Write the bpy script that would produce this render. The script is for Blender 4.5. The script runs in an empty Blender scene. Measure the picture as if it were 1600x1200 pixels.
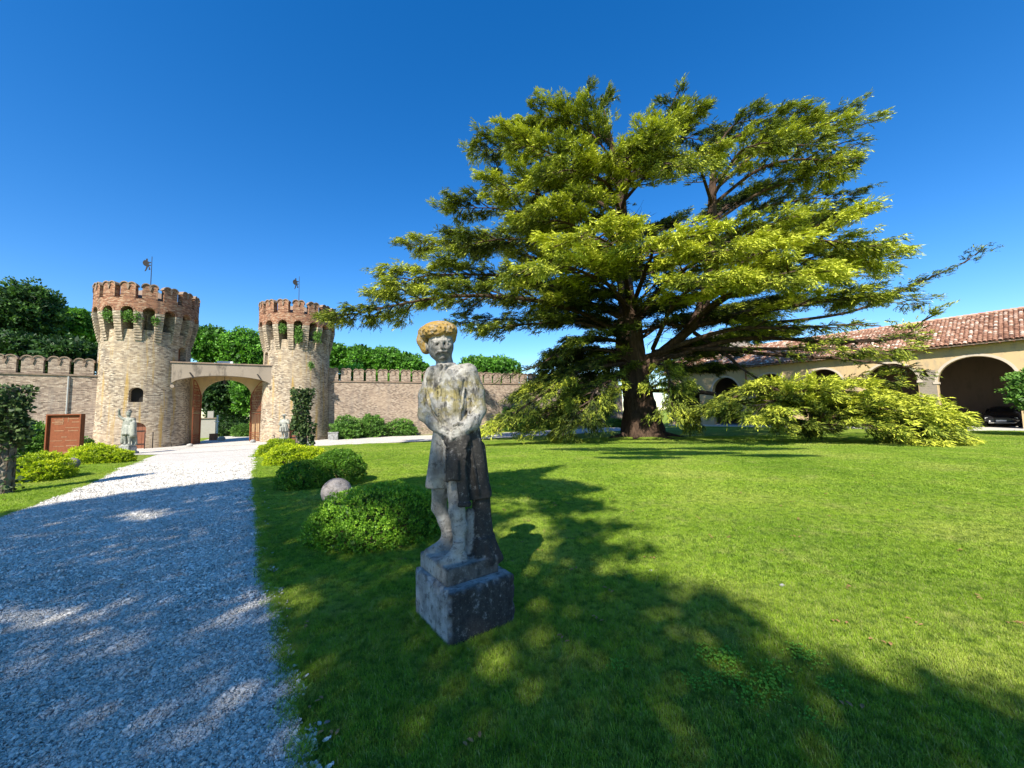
import bpy, math, random
import numpy as np
from mathutils import Vector, Matrix, noise as mnoise

random.seed(7); rng = np.random.default_rng(7)
scene = bpy.context.scene
COL = scene.collection
# ------------------------------------------------------------------ camera, world, sun, exposure
F_PX, PITCH, ROLL, EYE = 600.0, math.atan(45 / 600.0), math.radians(-1.2), 1.6
Fw = np.array([0, math.cos(PITCH), math.sin(PITCH)])
_r0 = np.array([1.0, 0, 0]); _u0 = np.array([0, -math.sin(PITCH), math.cos(PITCH)])
Rt = math.cos(ROLL) * _r0 + math.sin(ROLL) * _u0
Up = -math.sin(ROLL) * _r0 + math.cos(ROLL) * _u0
CAMP = np.array([0, 0, EYE])
cam_data = bpy.data.cameras.new('camera'); cam = bpy.data.objects.new('camera', cam_data); COL.objects.link(cam)
cam_data.sensor_width = 36; cam_data.lens = 36 * F_PX / 1600; cam_data.clip_start = 0.05; cam_data.clip_end = 3000
cam.matrix_world = Matrix([[Rt[0], Up[0], -Fw[0], 0], [Rt[1], Up[1], -Fw[1], 0], [Rt[2], Up[2], -Fw[2], EYE], [0, 0, 0, 1]])
scene.camera = cam

SUN_EL = math.radians(43)
_sh = np.array([-0.30, -0.954]); _sh /= np.linalg.norm(_sh)
SUN = np.array([_sh[0] * math.cos(SUN_EL), _sh[1] * math.cos(SUN_EL), math.sin(SUN_EL)])
world = bpy.data.worlds.new('World'); scene.world = world; world.use_nodes = True
wn, wl = world.node_tree.nodes, world.node_tree.links
for n_ in list(wn): wn.remove(n_)
sky = wn.new('ShaderNodeTexSky'); sky.sky_type = 'NISHITA'; sky.sun_disc = False
sky.sun_elevation = SUN_EL; sky.sun_rotation = math.atan2(_sh[0], _sh[1])
sky.altitude = 0; sky.air_density = 1.0; sky.dust_density = 0.15; sky.ozone_density = 3.5
hs = wn.new('ShaderNodeHueSaturation'); hs.inputs['Saturation'].default_value = 1.36; hs.inputs['Hue'].default_value = 0.506; hs.inputs['Value'].default_value = 1.0
bg = wn.new('ShaderNodeBackground'); bg.inputs['Strength'].default_value = 0.118
wo = wn.new('ShaderNodeOutputWorld')
wl.new(sky.outputs[0], hs.inputs['Color']); wl.new(hs.outputs[0], bg.inputs['Color']); wl.new(bg.outputs[0], wo.inputs['Surface'])
sun_d = bpy.data.lights.new('sun', 'SUN'); sun_d.energy = 5.0; sun_d.angle = math.radians(0.55); sun_d.color = (1.0, 0.93, 0.81)
sun_o = bpy.data.objects.new('sun', sun_d); COL.objects.link(sun_o)
sun_o.rotation_euler = Vector(SUN).to_track_quat('Z', 'Y').to_euler()
sun_o.location = (-10, -40, 40)
scene.view_settings.view_transform = 'Standard'; scene.view_settings.look = 'None'
scene.view_settings.exposure = 0.93; scene.view_settings.gamma = 1.0; scene.view_settings.use_curve_mapping = False
scene.cycles.max_bounces = 6; scene.cycles.transparent_max_bounces = 6
scene.cycles.diffuse_bounces = 3; scene.cycles.glossy_bounces = 2; scene.cycles.transmission_bounces = 3

# ------------------------------------------------------------------ terrain and measuring helpers
CEDAR = (8.45, 25.0)
def sstep(a, b, x):
    t = np.clip((x - a) / (b - a), 0, 1); return t * t * (3 - 2 * t)
def gz(x, y):
    """height of the ground: level near the viewer, a gentle dip beyond, a root mound under the cedar"""
    x = np.asarray(x, float); y = np.asarray(y, float)
    return (-0.35 * sstep(14, 28, np.sqrt(x * x * 0.35 + y * y))
            + 0.28 * np.exp(-((x - CEDAR[0]) ** 2 + (y - CEDAR[1]) ** 2) / 7.0))
def ray(px, py):
    return Fw * F_PX + Rt * (px - 800) + Up * (600 - py)
def P(px, py, Y):
    """world point on the sight line of photo pixel (px,py) at distance Y ahead"""
    d = ray(px, py); return CAMP + d * (Y / d[1])
def G(px, py):
    """point of the ground seen at photo pixel (px,py)"""
    d = ray(px, py); z = 0.0
    for _ in range(30):
        t = (z - EYE) / d[2]; p = CAMP + d * t; z = 0.5 * z + 0.5 * float(gz(p[0], p[1]))
    p[2] = float(gz(p[0], p[1])); return p
def pix(p):
    v = np.asarray(p) - CAMP; return 800 + F_PX * (v @ Rt) / (v @ Fw), 600 - F_PX * (v @ Up) / (v @ Fw)

# ------------------------------------------------------------------ object helpers
def tag(o, label=None, cat=None, group=None, kind=None):
    if label: o['label'] = label
    if cat: o['category'] = cat
    if group: o['group'] = group
    if kind: o['kind'] = kind
    return o
def thing(name, loc, label, cat, group=None, rz=0.0):
    o = bpy.data.objects.new(name, None); COL.objects.link(o)
    o.location = loc; o.rotation_euler = (0, 0, rz); o.empty_display_size = 0.3
    return tag(o, label, cat, group)
def copy_tree(o, parent=None):
    c = o.copy(); COL.objects.link(c)
    if parent is not None: c.parent = parent
    for ch in list(o.children): copy_tree(ch, c)
    return c
def new_mesh(name, V, Fc, mats, parent=None, origin=(0, 0, 0), uv=None, col=None, smooth=False, fmat=None):
    me = bpy.data.meshes.new(name)
    V = np.asarray(V, float).reshape(-1, 3) - np.asarray(origin, float)
    if isinstance(Fc, np.ndarray):
        nf, k = Fc.shape
        me.vertices.add(len(V)); me.vertices.foreach_set('co', V.astype(np.float32).ravel())
        me.loops.add(nf * k); me.loops.foreach_set('vertex_index', Fc.astype(np.int32).ravel())
        me.polygons.add(nf); me.polygons.foreach_set('loop_start', np.arange(0, nf * k, k, dtype=np.int32))
        me.update(calc_edges=True)
    else:
        me.from_pydata(V.tolist(), [], [list(f) for f in Fc]); me.update()
    if uv is not None:
        l = me.uv_layers.new(name='UVMap'); l.data.foreach_set('uv', np.asarray(uv, np.float32).ravel())
    if col is not None:   # per point, 3 floats
        a = me.color_attributes.new('col', 'FLOAT_COLOR', 'POINT')
        c4 = np.ones((len(V), 4), np.float32); c4[:, :3] = col; a.data.foreach_set('color', c4.ravel())
    for m in (mats if isinstance(mats, (list, tuple)) else [mats]): me.materials.append(m)
    if fmat is not None: me.polygons.foreach_set('material_index', np.asarray(fmat, np.int32))
    if smooth: me.polygons.foreach_set('use_smooth', np.ones(len(me.polygons), bool))
    o = bpy.data.objects.new(name, me); COL.objects.link(o)
    if parent is not None: o.parent = parent
    return o
class MB:
    """collects quads and polygons with automatic metre UVs, builds ONE mesh object"""
    def __init__(s): s.v = []; s.f = []; s.uv = []; s.m = []; s.c = []; s.cur = 0; s.color = (1, 1, 1)
    def face(s, pts, uvs=None):
        b = len(s.v); pts = [np.asarray(p, float) for p in pts]
        s.v += pts; s.f.append(list(range(b, b + len(pts)))); s.m.append(s.cur); s.c += [s.color] * len(pts)
        if uvs is None:
            n = np.zeros(3)
            for i in range(len(pts)):
                a, c = pts[i], pts[(i + 1) % len(pts)]
                n += np.cross(a, c)
            L = np.linalg.norm(n); n = n / L if L > 1e-12 else np.array([0, 0, 1.0])
            if abs(n[2]) > 0.75: uvs = [(p[0], p[1]) for p in pts]
            else:
                t = np.array([-n[1], n[0], 0]); t /= np.linalg.norm(t)
                uvs = [(float(p @ t), p[2]) for p in pts]
        s.uv += uvs
    def box(s, c, size, rz=0.0, bev=0.0, tilt=None):
        sx, sy, sz = [k / 2 for k in size]; ca, sa = math.cos(rz), math.sin(rz)
        def T(x, y, z):
            if tilt is not None: v = tilt @ Vector((x, y, z)); x, y, z = v
            return (c[0] + x * ca - y * sa, c[1] + x * sa + y * ca, c[2] + z)
        if bev <= 0:
            q = [T(x, y, z) for x in (-sx, sx) for y in (-sy, sy) for z in (-sz, sz)]
            for f in ((0, 1, 3, 2), (4, 6, 7, 5), (0, 4, 5, 1), (2, 3, 7, 6), (0, 2, 6, 4), (1, 5, 7, 3)): s.face([q[i] for i in f])
        else:
            b = bev
            r = [(-sx + b, -sy), (sx - b, -sy), (sx, -sy + b), (sx, sy - b), (sx - b, sy), (-sx + b, sy), (-sx, sy - b), (-sx, -sy + b)]
            r2 = [(x * (1 - b / sx), y * (1 - b / sy)) for x, y in r]
            lo = [T(x, y, -sz) for x, y in r]; m = [T(x, y, sz - b) for x, y in r]; hi = [T(x, y, sz) for x, y in r2]
            for i in range(8):
                j = (i + 1) % 8; s.face([lo[i], lo[j], m[j], m[i]]); s.face([m[i], m[j], hi[j], hi[i]])
            s.face(hi); s.face(lo[::-1])
    def tube(s, pts, rad, n=6, cap=True):
        pts = [np.asarray(p, float) for p in pts]
        if np.isscalar(rad): rad = [rad] * len(pts)
        rings = []; prev = None
        for i, p in enumerate(pts):
            t = pts[min(i + 1, len(pts) - 1)] - pts[max(i - 1, 0)]; t = t / (np.linalg.norm(t) + 1e-9)
            a = np.array([0, 0, 1.0]) if abs(t[2]) < 0.9 else np.array([1.0, 0, 0])
            if prev is not None: a = prev
            u = a - t * (a @ t); u /= np.linalg.norm(u) + 1e-9; w = np.cross(t, u); prev = u
            rings.append([p + rad[i] * (math.cos(2 * math.pi * k / n) * u + math.sin(2 * math.pi * k / n) * w) for k in range(n)])
        L = 0
        for i in range(len(pts) - 1):
            dl = np.linalg.norm(pts[i + 1] - pts[i])
            for k in range(n):
                j = (k + 1) % n; c0 = k / n * 2 * math.pi * rad[0]; c1 = (k + 1) / n * 2 * math.pi * rad[0]
                s.face([rings[i][k], rings[i][j], rings[i + 1][j], rings[i + 1][k]], [(c0, L), (c1, L), (c1, L + dl), (c0, L + dl)])
            L += dl
        if cap: s.face(rings[0][::-1]); s.face(rings[-1])
    def lathe(s, c, prof, n=24, a0=0, a1=2 * math.pi):
        for i in range(len(prof) - 1):
            (r0, z0), (r1, z1) = prof[i], prof[i + 1]
            for k in range(n):
                t0 = a0 + (a1 - a0) * k / n; t1 = a0 + (a1 - a0) * (k + 1) / n
                q = [(r0, z0, t0), (r0, z0, t1), (r1, z1, t1), (r1, z1, t0)]
                s.face([(c[0] + r * math.cos(t), c[1] + r * math.sin(t), c[2] + z) for r, z, t in q],
                       [(t * max(r0, r1), z + (r if abs(z1 - z0) < 1e-6 else 0)) for r, z, t in q])
    def wall(s, s0, s1, z0, z1, openings, mapf, depth, step=1.0, ends=True, inner=True, top=True):
        """a wall in (s,z) with real arched openings; mapf(s,z,d) -> world; d=0 outer face"""
        S = set(np.linspace(s0, s1, max(2, int(abs(s1 - s0) / step) + 1)).tolist())
        for o in openings:
            for k in range(15):
                S.add(o['s'] - o['w'] / 2 * math.cos(math.pi * k / 14))
        S = sorted(x for x in S if s0 - 1e-6 <= x <= s1 + 1e-6)
        T = [S[0]]
        for x in S[1:]:
            if x - T[-1] > 1e-4: T.append(x)
        S = T
        def ztop(o, x):
            q = max(0.0, 1 - ((x - o['s']) / (o['w'] / 2)) ** 2); return o['spring'] + o['rise'] * math.sqrt(q)
        for a, b in zip(S[:-1], S[1:]):
            mid = (a + b) / 2
            act = sorted([o for o in openings if abs(mid - o['s']) < o['w'] / 2 - 1e-5], key=lambda o: o['z0'])
            lo = (z0, z0)
            def quad(l, h):
                if max(h[0] - l[0], h[1] - l[1]) < 1e-5: return
                s.face([mapf(a, l[0], 0), mapf(b, l[1], 0), mapf(b, h[1], 0), mapf(a, h[0], 0)], [(a, l[0]), (b, l[1]), (b, h[1]), (a, h[0])])
                if inner: s.face([mapf(b, l[1], depth), mapf(a, l[0], depth), mapf(a, h[0], depth), mapf(b, h[1], depth)], [(b, l[1]), (a, l[0]), (a, h[0]), (b, h[1])])
            for o in act:
                if o['z0'] > z0 + 1e-6:
                    quad(lo, (o['z0'], o['z0']))
                    s.face([mapf(a, o['z0'], 0), mapf(b, o['z0'], 0), mapf(b, o['z0'], depth), mapf(a, o['z0'], depth)], [(a, 0), (b, 0), (b, depth), (a, depth)])
                za, zb = ztop(o, a), ztop(o, b)
                s.face([mapf(b, zb, 0), mapf(a, za, 0), mapf(a, za, depth), mapf(b, zb, depth)], [(0, b + zb), (0, a + za), (depth, a + za), (depth, b + zb)])
                lo = (za, zb)
            quad(lo, (z1, z1))
            if top: s.face([mapf(a, z1, 0), mapf(b, z1, 0), mapf(b, z1, depth), mapf(a, z1, depth)])
        for o in openings:
            for sg in (-1, 1):
                x = o['s'] + sg * o['w'] / 2; zt = o['spring']; zb = max(o['z0'], z0)
                if s0 < x < s1:
                    q = [mapf(x, zb, 0), mapf(x, zb, depth), mapf(x, zt, depth), mapf(x, zt, 0)]
                    u = [(0, zb), (depth, zb), (depth, zt), (0, zt)]
                    if sg > 0: q = q[::-1]; u = u[::-1]
                    s.face(q, u)
        if ends:
            for x in (s0, s1): s.face([mapf(x, z0, 0), mapf(x, z0, depth), mapf(x, z1, depth), mapf(x, z1, 0)], [(0, z0), (depth, z0), (depth, z1), (0, z1)])
    def build(s, name, mats, parent=None, origin=(0, 0, 0), smooth=False):
        return new_mesh(name, s.v, s.f, mats, parent, origin, uv=s.uv, smooth=smooth, fmat=s.m,
                        col=np.array(s.c) if any(c != (1, 1, 1) for c in s.c[:4000]) else None)

# ------------------------------------------------------------------ materials
class NT:
    def __init__(s, name, rough=0.85, spec=0.25):
        s.m = bpy.data.materials.new(name); s.m.use_nodes = True; s.t = s.m.node_tree
        s.b = s.t.nodes['Principled BSDF']; s.b.inputs['Roughness'].default_value = rough
        s.b.inputs['Specular IOR Level'].default_value = spec
    def n(s, typ, **kw):
        x = s.t.nodes.new(typ)
        for k, v in kw.items():
            if k.startswith('_'): setattr(x, k[1:], v)
            else: s.set(x.inputs[int(k[1:]) if k[1:].isdigit() and k[0] == 'i' else k.replace('__', ' ')], v)
        return x
    def set(s, inp, v):
        if isinstance(v, bpy.types.NodeSocket): s.t.links.new(v, inp)
        else: inp.default_value = v
    def coord(s, kind='Object', scale=(1, 1, 1)):
        c = s.n('ShaderNodeTexCoord'); m = s.n('ShaderNodeMapping'); m.inputs['Scale'].default_value = scale
        s.t.links.new(c.outputs[kind], m.inputs[0]); return m.outputs[0]
    def pos(s, scale=(1, 1, 1)):
        c = s.n('ShaderNodeNewGeometry'); m = s.n('ShaderNodeMapping'); m.inputs['Scale'].default_value = scale
        s.t.links.new(c.outputs['Position'], m.inputs[0]); return m.outputs[0]
    def noise(s, vec, scale, detail=5, rough=0.55, dist=0.0):
        x = s.n('ShaderNodeTexNoise'); s.set(x.inputs['Vector'], vec); x.inputs['Scale'].default_value = scale
        x.inputs['Detail'].default_value = detail; x.inputs['Roughness'].default_value = rough; x.inputs['Distortion'].default_value = dist
        return x.outputs['Fac']
    def ramp(s, fac, stops, interp='LINEAR'):
        x = s.n('ShaderNodeValToRGB'); x.color_ramp.interpolation = interp
        e = x.color_ramp.elements
        while len(e) > 1: e.remove(e[-1])
        e[0].position = stops[0][0]; e[0].color = _c4(stops[0][1])
        for p, c in stops[1:]:
            k = e.new(p); k.color = _c4(c)
        s.set(x.inputs[0], fac); return x.outputs[0]
    def mix(s, fac, a, b, mode='MIX'):
        x = s.n('ShaderNodeMix', _data_type='RGBA', _blend_type=mode)
        s.set(x.inputs[0], fac)
        for i, v in ((6, a), (7, b)): s.set(x.inputs[i], v if isinstance(v, bpy.types.NodeSocket) else _c4(v))
        return x.outputs[2]
    def math(s, op, a, b=0.5, clamp=False):
        x = s.n('ShaderNodeMath', _operation=op, _use_clamp=clamp); s.set(x.inputs[0], a); s.set(x.inputs[1], b); return x.outputs[0]
    def base(s, c): s.set(s.b.inputs['Base Color'], c if isinstance(c, bpy.types.NodeSocket) else _c4(c)); return s
    def bump(s, h, strength=0.5, dist=0.02):
        x = s.n('ShaderNodeBump'); x.inputs['Strength'].default_value = strength; x.inputs['Distance'].default_value = dist
        s.set(x.inputs['Height'], h); s.t.links.new(x.outputs[0], s.b.inputs['Normal']); return s
def _c4(c):
    if np.isscalar(c): return (c, c, c, 1)
    return tuple(c) + ((1,) if len(c) == 3 else ())

def brick_mat(name, tones, mortar, row=0.085, length=0.28, stain=(0.16, 0.14, 0.12), stain_amt=0.5, yellow=0.0, bumpd=0.012, plaster=None, pl_amt=0.5):
    """weathered brick courses; UVs are in metres; bricks differ one by one"""
    k = NT(name, 0.92, 0.12); uv = k.coord('UV'); w = k.noise(uv, 1.2, 3)
    wob = k.n('ShaderNodeVectorMath', _operation='MULTIPLY_ADD'); k.set(wob.inputs[0], k.n('ShaderNodeTexNoise', Scale=2.3, Detail=3.0, Vector=uv).outputs['Color']); wob.inputs[1].default_value = (0.02, 0.012, 0); k.set(wob.inputs[2], uv)
    b = k.n('ShaderNodeTexBrick', _offset=0.5); k.set(b.inputs['Vector'], wob.outputs[0])
    b.inputs['Color1'].default_value = (0, 0, 0, 1); b.inputs['Color2'].default_value = (1, 1, 1, 1); b.inputs['Mortar'].default_value = (0.5, 0.5, 0.5, 1)
    b.inputs['Scale'].default_value = 1.0; b.inputs['Mortar Size'].default_value = 0.012; b.inputs['Mortar Smooth'].default_value = 0.3
    b.inputs['Brick Width'].default_value = length; b.inputs['Row Height'].default_value = row
    big = k.noise(uv, 0.45, 4, 0.6)
    mid = k.noise(k.coord('UV', (2.6, 12.0, 1)), 2.4, 6, 0.75)
    val = k.math('ADD', k.math('MULTIPLY', b.outputs['Color'], 0.5), k.math('MULTIPLY', mid, 0.5))
    n_ = len(tones); c = k.ramp(val, [(0.22 + 0.56 * i / (n_ - 1), t) for i, t in enumerate(tones)])
    c = k.mix(k.math('MULTIPLY', b.outputs['Fac'], 0.75), c, mortar)
    streak = k.noise(k.coord('UV', (1.6, 0.16, 1)), 1.4, 5, 0.65)
    c = k.mix(k.math('MULTIPLY', k.ramp(streak, [(0.5, 0), (0.68, 1)]), stain_amt), c, stain)
    if plaster is not None:
        c = k.mix(k.math('MULTIPLY', k.ramp(big, [(0.46, 0), (0.62, 1)]), pl_amt), c, plaster)
    if yellow > 0:
        ys = k.noise(k.coord('UV', (1.9, 0.12, 1)), 1.1, 4, 0.6)
        c = k.mix(k.math('MULTIPLY', k.ramp(ys, [(0.56, 0), (0.66, 1)]), yellow), c, (0.42, 0.27, 0.07))
    pit = k.noise(uv, 9, 5, 0.75); c = k.mix(k.math('MULTIPLY', k.ramp(pit, [(0.28, 1), (0.42, 0)]), 0.6), c, (0.07, 0.055, 0.045))
    k.base(c)
    h = k.math('SUBTRACT', k.math('MULTIPLY', k.noise(uv, 14, 4, 0.7), 0.9), b.outputs['Fac'])
    return k.bump(h, 0.9, bumpd).m

M = {}
M['brick_cream'] = brick_mat('cream_brick', [(0.07, 0.056, 0.045), (0.28, 0.215, 0.155), (0.47, 0.385, 0.275), (0.62, 0.54, 0.42)], (0.30, 0.25, 0.19), row=0.075, length=0.20, stain=(0.15, 0.135, 0.12), stain_amt=0.55, yellow=0.85, plaster=(0.60, 0.46, 0.30), pl_amt=0.35)
M['brick_red'] = brick_mat('red_brick', [(0.08, 0.04, 0.03), (0.27, 0.11, 0.06), (0.38, 0.19, 0.11), (0.50, 0.37, 0.25)], (0.24, 0.17, 0.12), row=0.075, length=0.20, stain=(0.11, 0.085, 0.07), stain_amt=0.6)
M['brick_wall'] = brick_mat('garden_wall_brick', [(0.10, 0.075, 0.06), (0.29, 0.21, 0.16), (0.43, 0.33, 0.25), (0.56, 0.46, 0.36)], (0.28, 0.23, 0.18), row=0.075, length=0.20, stain=(0.18, 0.16, 0.145), stain_amt=0.5, plaster=(0.52, 0.40, 0.29), pl_amt=0.35)
def plaster_mat(name, a, b, dark, amt=0.4):
    k = NT(name, 0.9, 0.15); uv = k.coord('UV')
    c = k.mix(k.noise(uv, 0.8, 5, 0.6), a, b)
    c = k.mix(k.math('MULTIPLY', k.ramp(k.noise(k.coord('UV', (1.2, 0.4, 1)), 1.2, 6, 0.7), [(0.5, 0), (0.66, 1)]), amt), c, dark)
    k.base(c); return k.bump(k.noise(uv, 9, 6, 0.7), 0.35, 0.02).m
M['plaster'] = plaster_mat('warm_plaster', (0.58, 0.42, 0.21), (0.46, 0.34, 0.21), (0.27, 0.235, 0.19), 0.6)
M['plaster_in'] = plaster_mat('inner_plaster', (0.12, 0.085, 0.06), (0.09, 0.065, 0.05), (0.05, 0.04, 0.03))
M['render_grey'] = plaster_mat('grey_render', (0.33, 0.27, 0.21), (0.22, 0.185, 0.145), (0.07, 0.06, 0.05), 0.85)
M['trim'] = plaster_mat('pale_trim', (0.55, 0.47, 0.38), (0.48, 0.40, 0.32), (0.3, 0.26, 0.22), 0.4)
M['coping'] = plaster_mat('coping_tile', (0.30, 0.21, 0.15), (0.22, 0.17, 0.13), (0.08, 0.07, 0.06), 0.8)
def simple(name, c, rough=0.7, metal=0.0, spec=0.3, var=0.25, scale=6):
    k = NT(name, rough, spec); k.b.inputs['Metallic'].default_value = metal
    n_ = k.noise(k.coord('Object'), scale, 5, 0.65)
    k.base(k.mix(n_, tuple(x * (1 - var) for x in c), tuple(min(1, x * (1 + var)) for x in c))); return k.bump(n_, 0.15, 0.01).m
M['iron'] = simple('dark_iron', (0.05, 0.045, 0.04), 0.6, 0.6)
M['rust'] = simple('rusty_iron', (0.20, 0.062, 0.026), 0.85, 0.0, var=0.45, scale=9)
M['door_wood'] = simple('red_brown_door', (0.25, 0.10, 0.055), 0.8, var=0.35, scale=5)
M['zinc'] = simple('zinc_pipe', (0.38, 0.38, 0.36), 0.6, 0.3)
M['white_metal'] = simple('white_metal', (0.6, 0.62, 0.63), 0.5)
M['post_grey'] = simple('grey_post', (0.30, 0.30, 0.29), 0.6)
M['dark'] = simple('dark_void', (0.02, 0.018, 0.016), 0.95)
def bark_mat(name, a, b):
    k = NT(name, 0.95, 0.1); p = k.coord('Object', (1, 1, 0.22)); n1 = k.noise(p, 7, 6, 0.7, 0.6)
    c = k.ramp(n1, [(0.3, a), (0.62, b)])
    k.base(c); return k.bump(n1, 0.9, 0.06).m
M['bark'] = bark_mat('cedar_bark', (0.02, 0.013, 0.01), (0.10, 0.065, 0.045))
M['twig'] = bark_mat('cedar_twig', (0.03, 0.022, 0.017), (0.10, 0.07, 0.05))
M['bark2'] = bark_mat('stump_bark', (0.06, 0.05, 0.04), (0.26, 0.22, 0.17))
def leaf_mat(name, dark, mid, light, trans=0.35, rough=0.5, spec=0.3, patch=None):
    """leaves: 'col'.r runs from old to new growth leaf by leaf; the cedar also has shade painted in"""
    k = NT(name, rough, spec)
    at = k.n('ShaderNodeVertexColor', _layer_name='col'); sp = k.n('ShaderNodeSeparateColor'); k.set(sp.inputs[0], at.outputs[0])
    c = k.ramp(sp.outputs[0], [(0.0, dark), (0.5, mid), (1.0, light)])
    k.base(c)
    if trans > 0:
        tr = k.n('ShaderNodeBsdfTranslucent'); k.set(tr.inputs[0], k.mix(1.0, c, (1.5, 1.6, 0.8), 'MULTIPLY'))
        mx = k.n('ShaderNodeMixShader'); mx.inputs[0].default_value = trans
        k.t.links.new(k.b.outputs[0], mx.inputs[1]); k.t.links.new(tr.outputs[0], mx.inputs[2])
        k.t.links.new(mx.outputs[0], k.t.nodes['Material Output'].inputs[0])
    return k.m
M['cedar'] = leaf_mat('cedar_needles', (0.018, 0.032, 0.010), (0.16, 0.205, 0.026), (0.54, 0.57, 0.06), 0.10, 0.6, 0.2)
M['tree'] = leaf_mat('broad_leaves', (0.03, 0.09, 0.012), (0.11, 0.28, 0.028), (0.24, 0.50, 0.05), 0.3)
M['tree_dark'] = leaf_mat('dark_leaves', (0.015, 0.04, 0.013), (0.04, 0.095, 0.02), (0.09, 0.18, 0.035), 0.2)
M['bush_yellow'] = leaf_mat('golden_leaves', (0.14, 0.22, 0.01), (0.40, 0.50, 0.015), (0.66, 0.66, 0.02), 0.25)
M['bush_green'] = leaf_mat('bush_leaves', (0.05, 0.13, 0.012), (0.15, 0.31, 0.022), (0.34, 0.52, 0.04), 0.25)
M['ivy'] = leaf_mat('ivy_leaves', (0.02, 0.04, 0.015), (0.05, 0.085, 0.025), (0.12, 0.17, 0.05), 0.1, 0.5, 0.25)
M['shrub'] = leaf_mat('shrub_leaves', (0.04, 0.10, 0.018), (0.10, 0.22, 0.035), (0.20, 0.36, 0.06), 0.2)

# ------------------------------------------------------------------ leaves in bulk
def unit(v): return v / (np.linalg.norm(v, axis=-1, keepdims=True) + 1e-9)
def leaf_quads(Pn, D, N, L, W):
    """one rhombus leaf per row: base point Pn, direction D, normal N, length L, width W"""
    S = unit(np.cross(D, N)); L = L[:, None]; W = W[:, None]; Nn = unit(np.cross(S, D))
    v = np.stack([Pn, Pn + D * L * 0.45 + S * W * 0.5 - Nn * W * 0.12, Pn + D * L, Pn + D * L * 0.45 - S * W * 0.5 - Nn * W * 0.12], 1)
    return v.reshape(-1, 3)
def leaf_tris(Pn, D, N, L, W):
    """one slim triangle per needle twig"""
    S = unit(np.cross(D, N)) * W[:, None] * 0.5; return np.stack([Pn + S, Pn + D * L[:, None], Pn - S], 1).reshape(-1, 3)
def leaves_obj(name, V, col, mat, parent, origin, k=4):
    n = len(V) // k; Fq = np.arange(n * k).reshape(n, k)
    c = np.repeat(col, k); C = np.stack([c, c, c], 1)
    o = new_mesh(name, V, Fq, mat, parent, origin, col=C); return o
def tufts(cent, nrm, per, size, spread=0.5, wid=0.5, var=0.35, colv=None, up=0.25):
    """rosettes of leaves at points, opened round the outward normal"""
    n = len(cent); c = np.repeat(cent, per, 0); nr = np.repeat(nrm, per, 0)
    d = unit(nr * (1 - spread * 0.4) + rng.normal(0, spread, (n * per, 3)) + np.array([0, 0, up]))
    N = unit(nr + rng.normal(0, 0.5, (n * per, 3)))
    sz = size * rng.uniform(1 - var, 1 + var, n * per)
    base = c + rng.normal(0, size * 0.25, (n * per, 3))
    V = leaf_quads(base, d, N, sz, sz * wid)
    cv = np.repeat(colv, per) + rng.normal(0, 0.12, n * per) if colv is not None else rng.uniform(0, 1, n * per)
    return V, np.clip(cv, 0, 1)
def fib(n):
    i = np.arange(n) + 0.5; ph = np.arccos(1 - 2 * i / n); th = math.pi * (1 + 5 ** 0.5) * i
    return np.stack([np.cos(th) * np.sin(ph), np.sin(th) * np.sin(ph), np.cos(ph)], 1)
def vnoise(Pn, scale, seed=0.0):
    """cheap smooth value noise from summed sines, -1..1"""
    q = Pn * scale + seed
    return (np.sin(q[:, 0] * 1.3 + 1.7 * np.sin(q[:, 1] * 0.9 + seed)) * np.sin(q[:, 1] * 1.7 + 1.3 * np.sin(q[:, 2] * 1.1)) + np.sin(q[:, 2] * 2.1 + 2 * np.sin(q[:, 0] * 0.7))) * 0.5
# ================================================================== GROUND
def grid_coords(a, b, step, far):
    mid = np.arange(a, b + 1e-6, step)
    out = [step * 1.6 ** k for k in range(1, 60)]
    hi = [b]; lo = [a]
    for o in out:
        if hi[-1] < far: hi.append(min(far, hi[-1] + o))
        if lo[-1] > -far: lo.append(max(-far, lo[-1] - o))
    return np.array(sorted(set(lo[1:] + mid.tolist() + hi[1:])))
gx, gy = grid_coords(-36, 46, 0.5, 1500), grid_coords(-2, 60, 0.5, 1500)
XX, YY = np.meshgrid(gx, gy, indexing='ij')
V = np.stack([XX, YY, gz(XX, YY)], -1).reshape(-1, 3)
ny = len(gy); I = (np.arange(len(gx) - 1)[:, None] * ny + np.arange(ny - 1)[None]).ravel()
k = NT('lawn_grass', 0.9, 0.1); p = k.pos()
patch = k.noise(p, 0.33, 5, 0.6); fine = k.noise(p, 26, 6, 0.8); mid = k.noise(p, 2.2, 5, 0.7)
c = k.ramp(patch, [(0.34, (0.17, 0.27, 0.02)), (0.5, (0.27, 0.37, 0.032)), (0.66, (0.40, 0.45, 0.085))])
c = k.mix(k.ramp(mid, [(0.42, 0.0), (0.62, 0.5)]), c, (0.30, 0.35, 0.07))
c = k.mix(k.ramp(fine, [(0.34, 0.85), (0.56, 0.0)]), c, (0.06, 0.11, 0.012))
c = k.mix(k.ramp(k.noise(p, 60, 3, 0.8), [(0.52, 0.0), (0.7, 0.5)]), c, (0.34, 0.44, 0.07))
c = k.mix(k.ramp(k.noise(p, 11, 5, .8), [(.36, .7), (.52, 0)]), c, (.05, .10, .012)); k.base(c); k.bump(k.math('ADD', fine, k.math('MULTIPLY', k.noise(p, 70, 4, 0.8), 0.7)), 1.0, 0.05); M['lawn'] = k.m
tag(new_mesh('lawn', V, np.stack([I, I + ny, I + ny + 1, I + 1], 1), M['lawn'], smooth=True), kind='structure')

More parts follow.
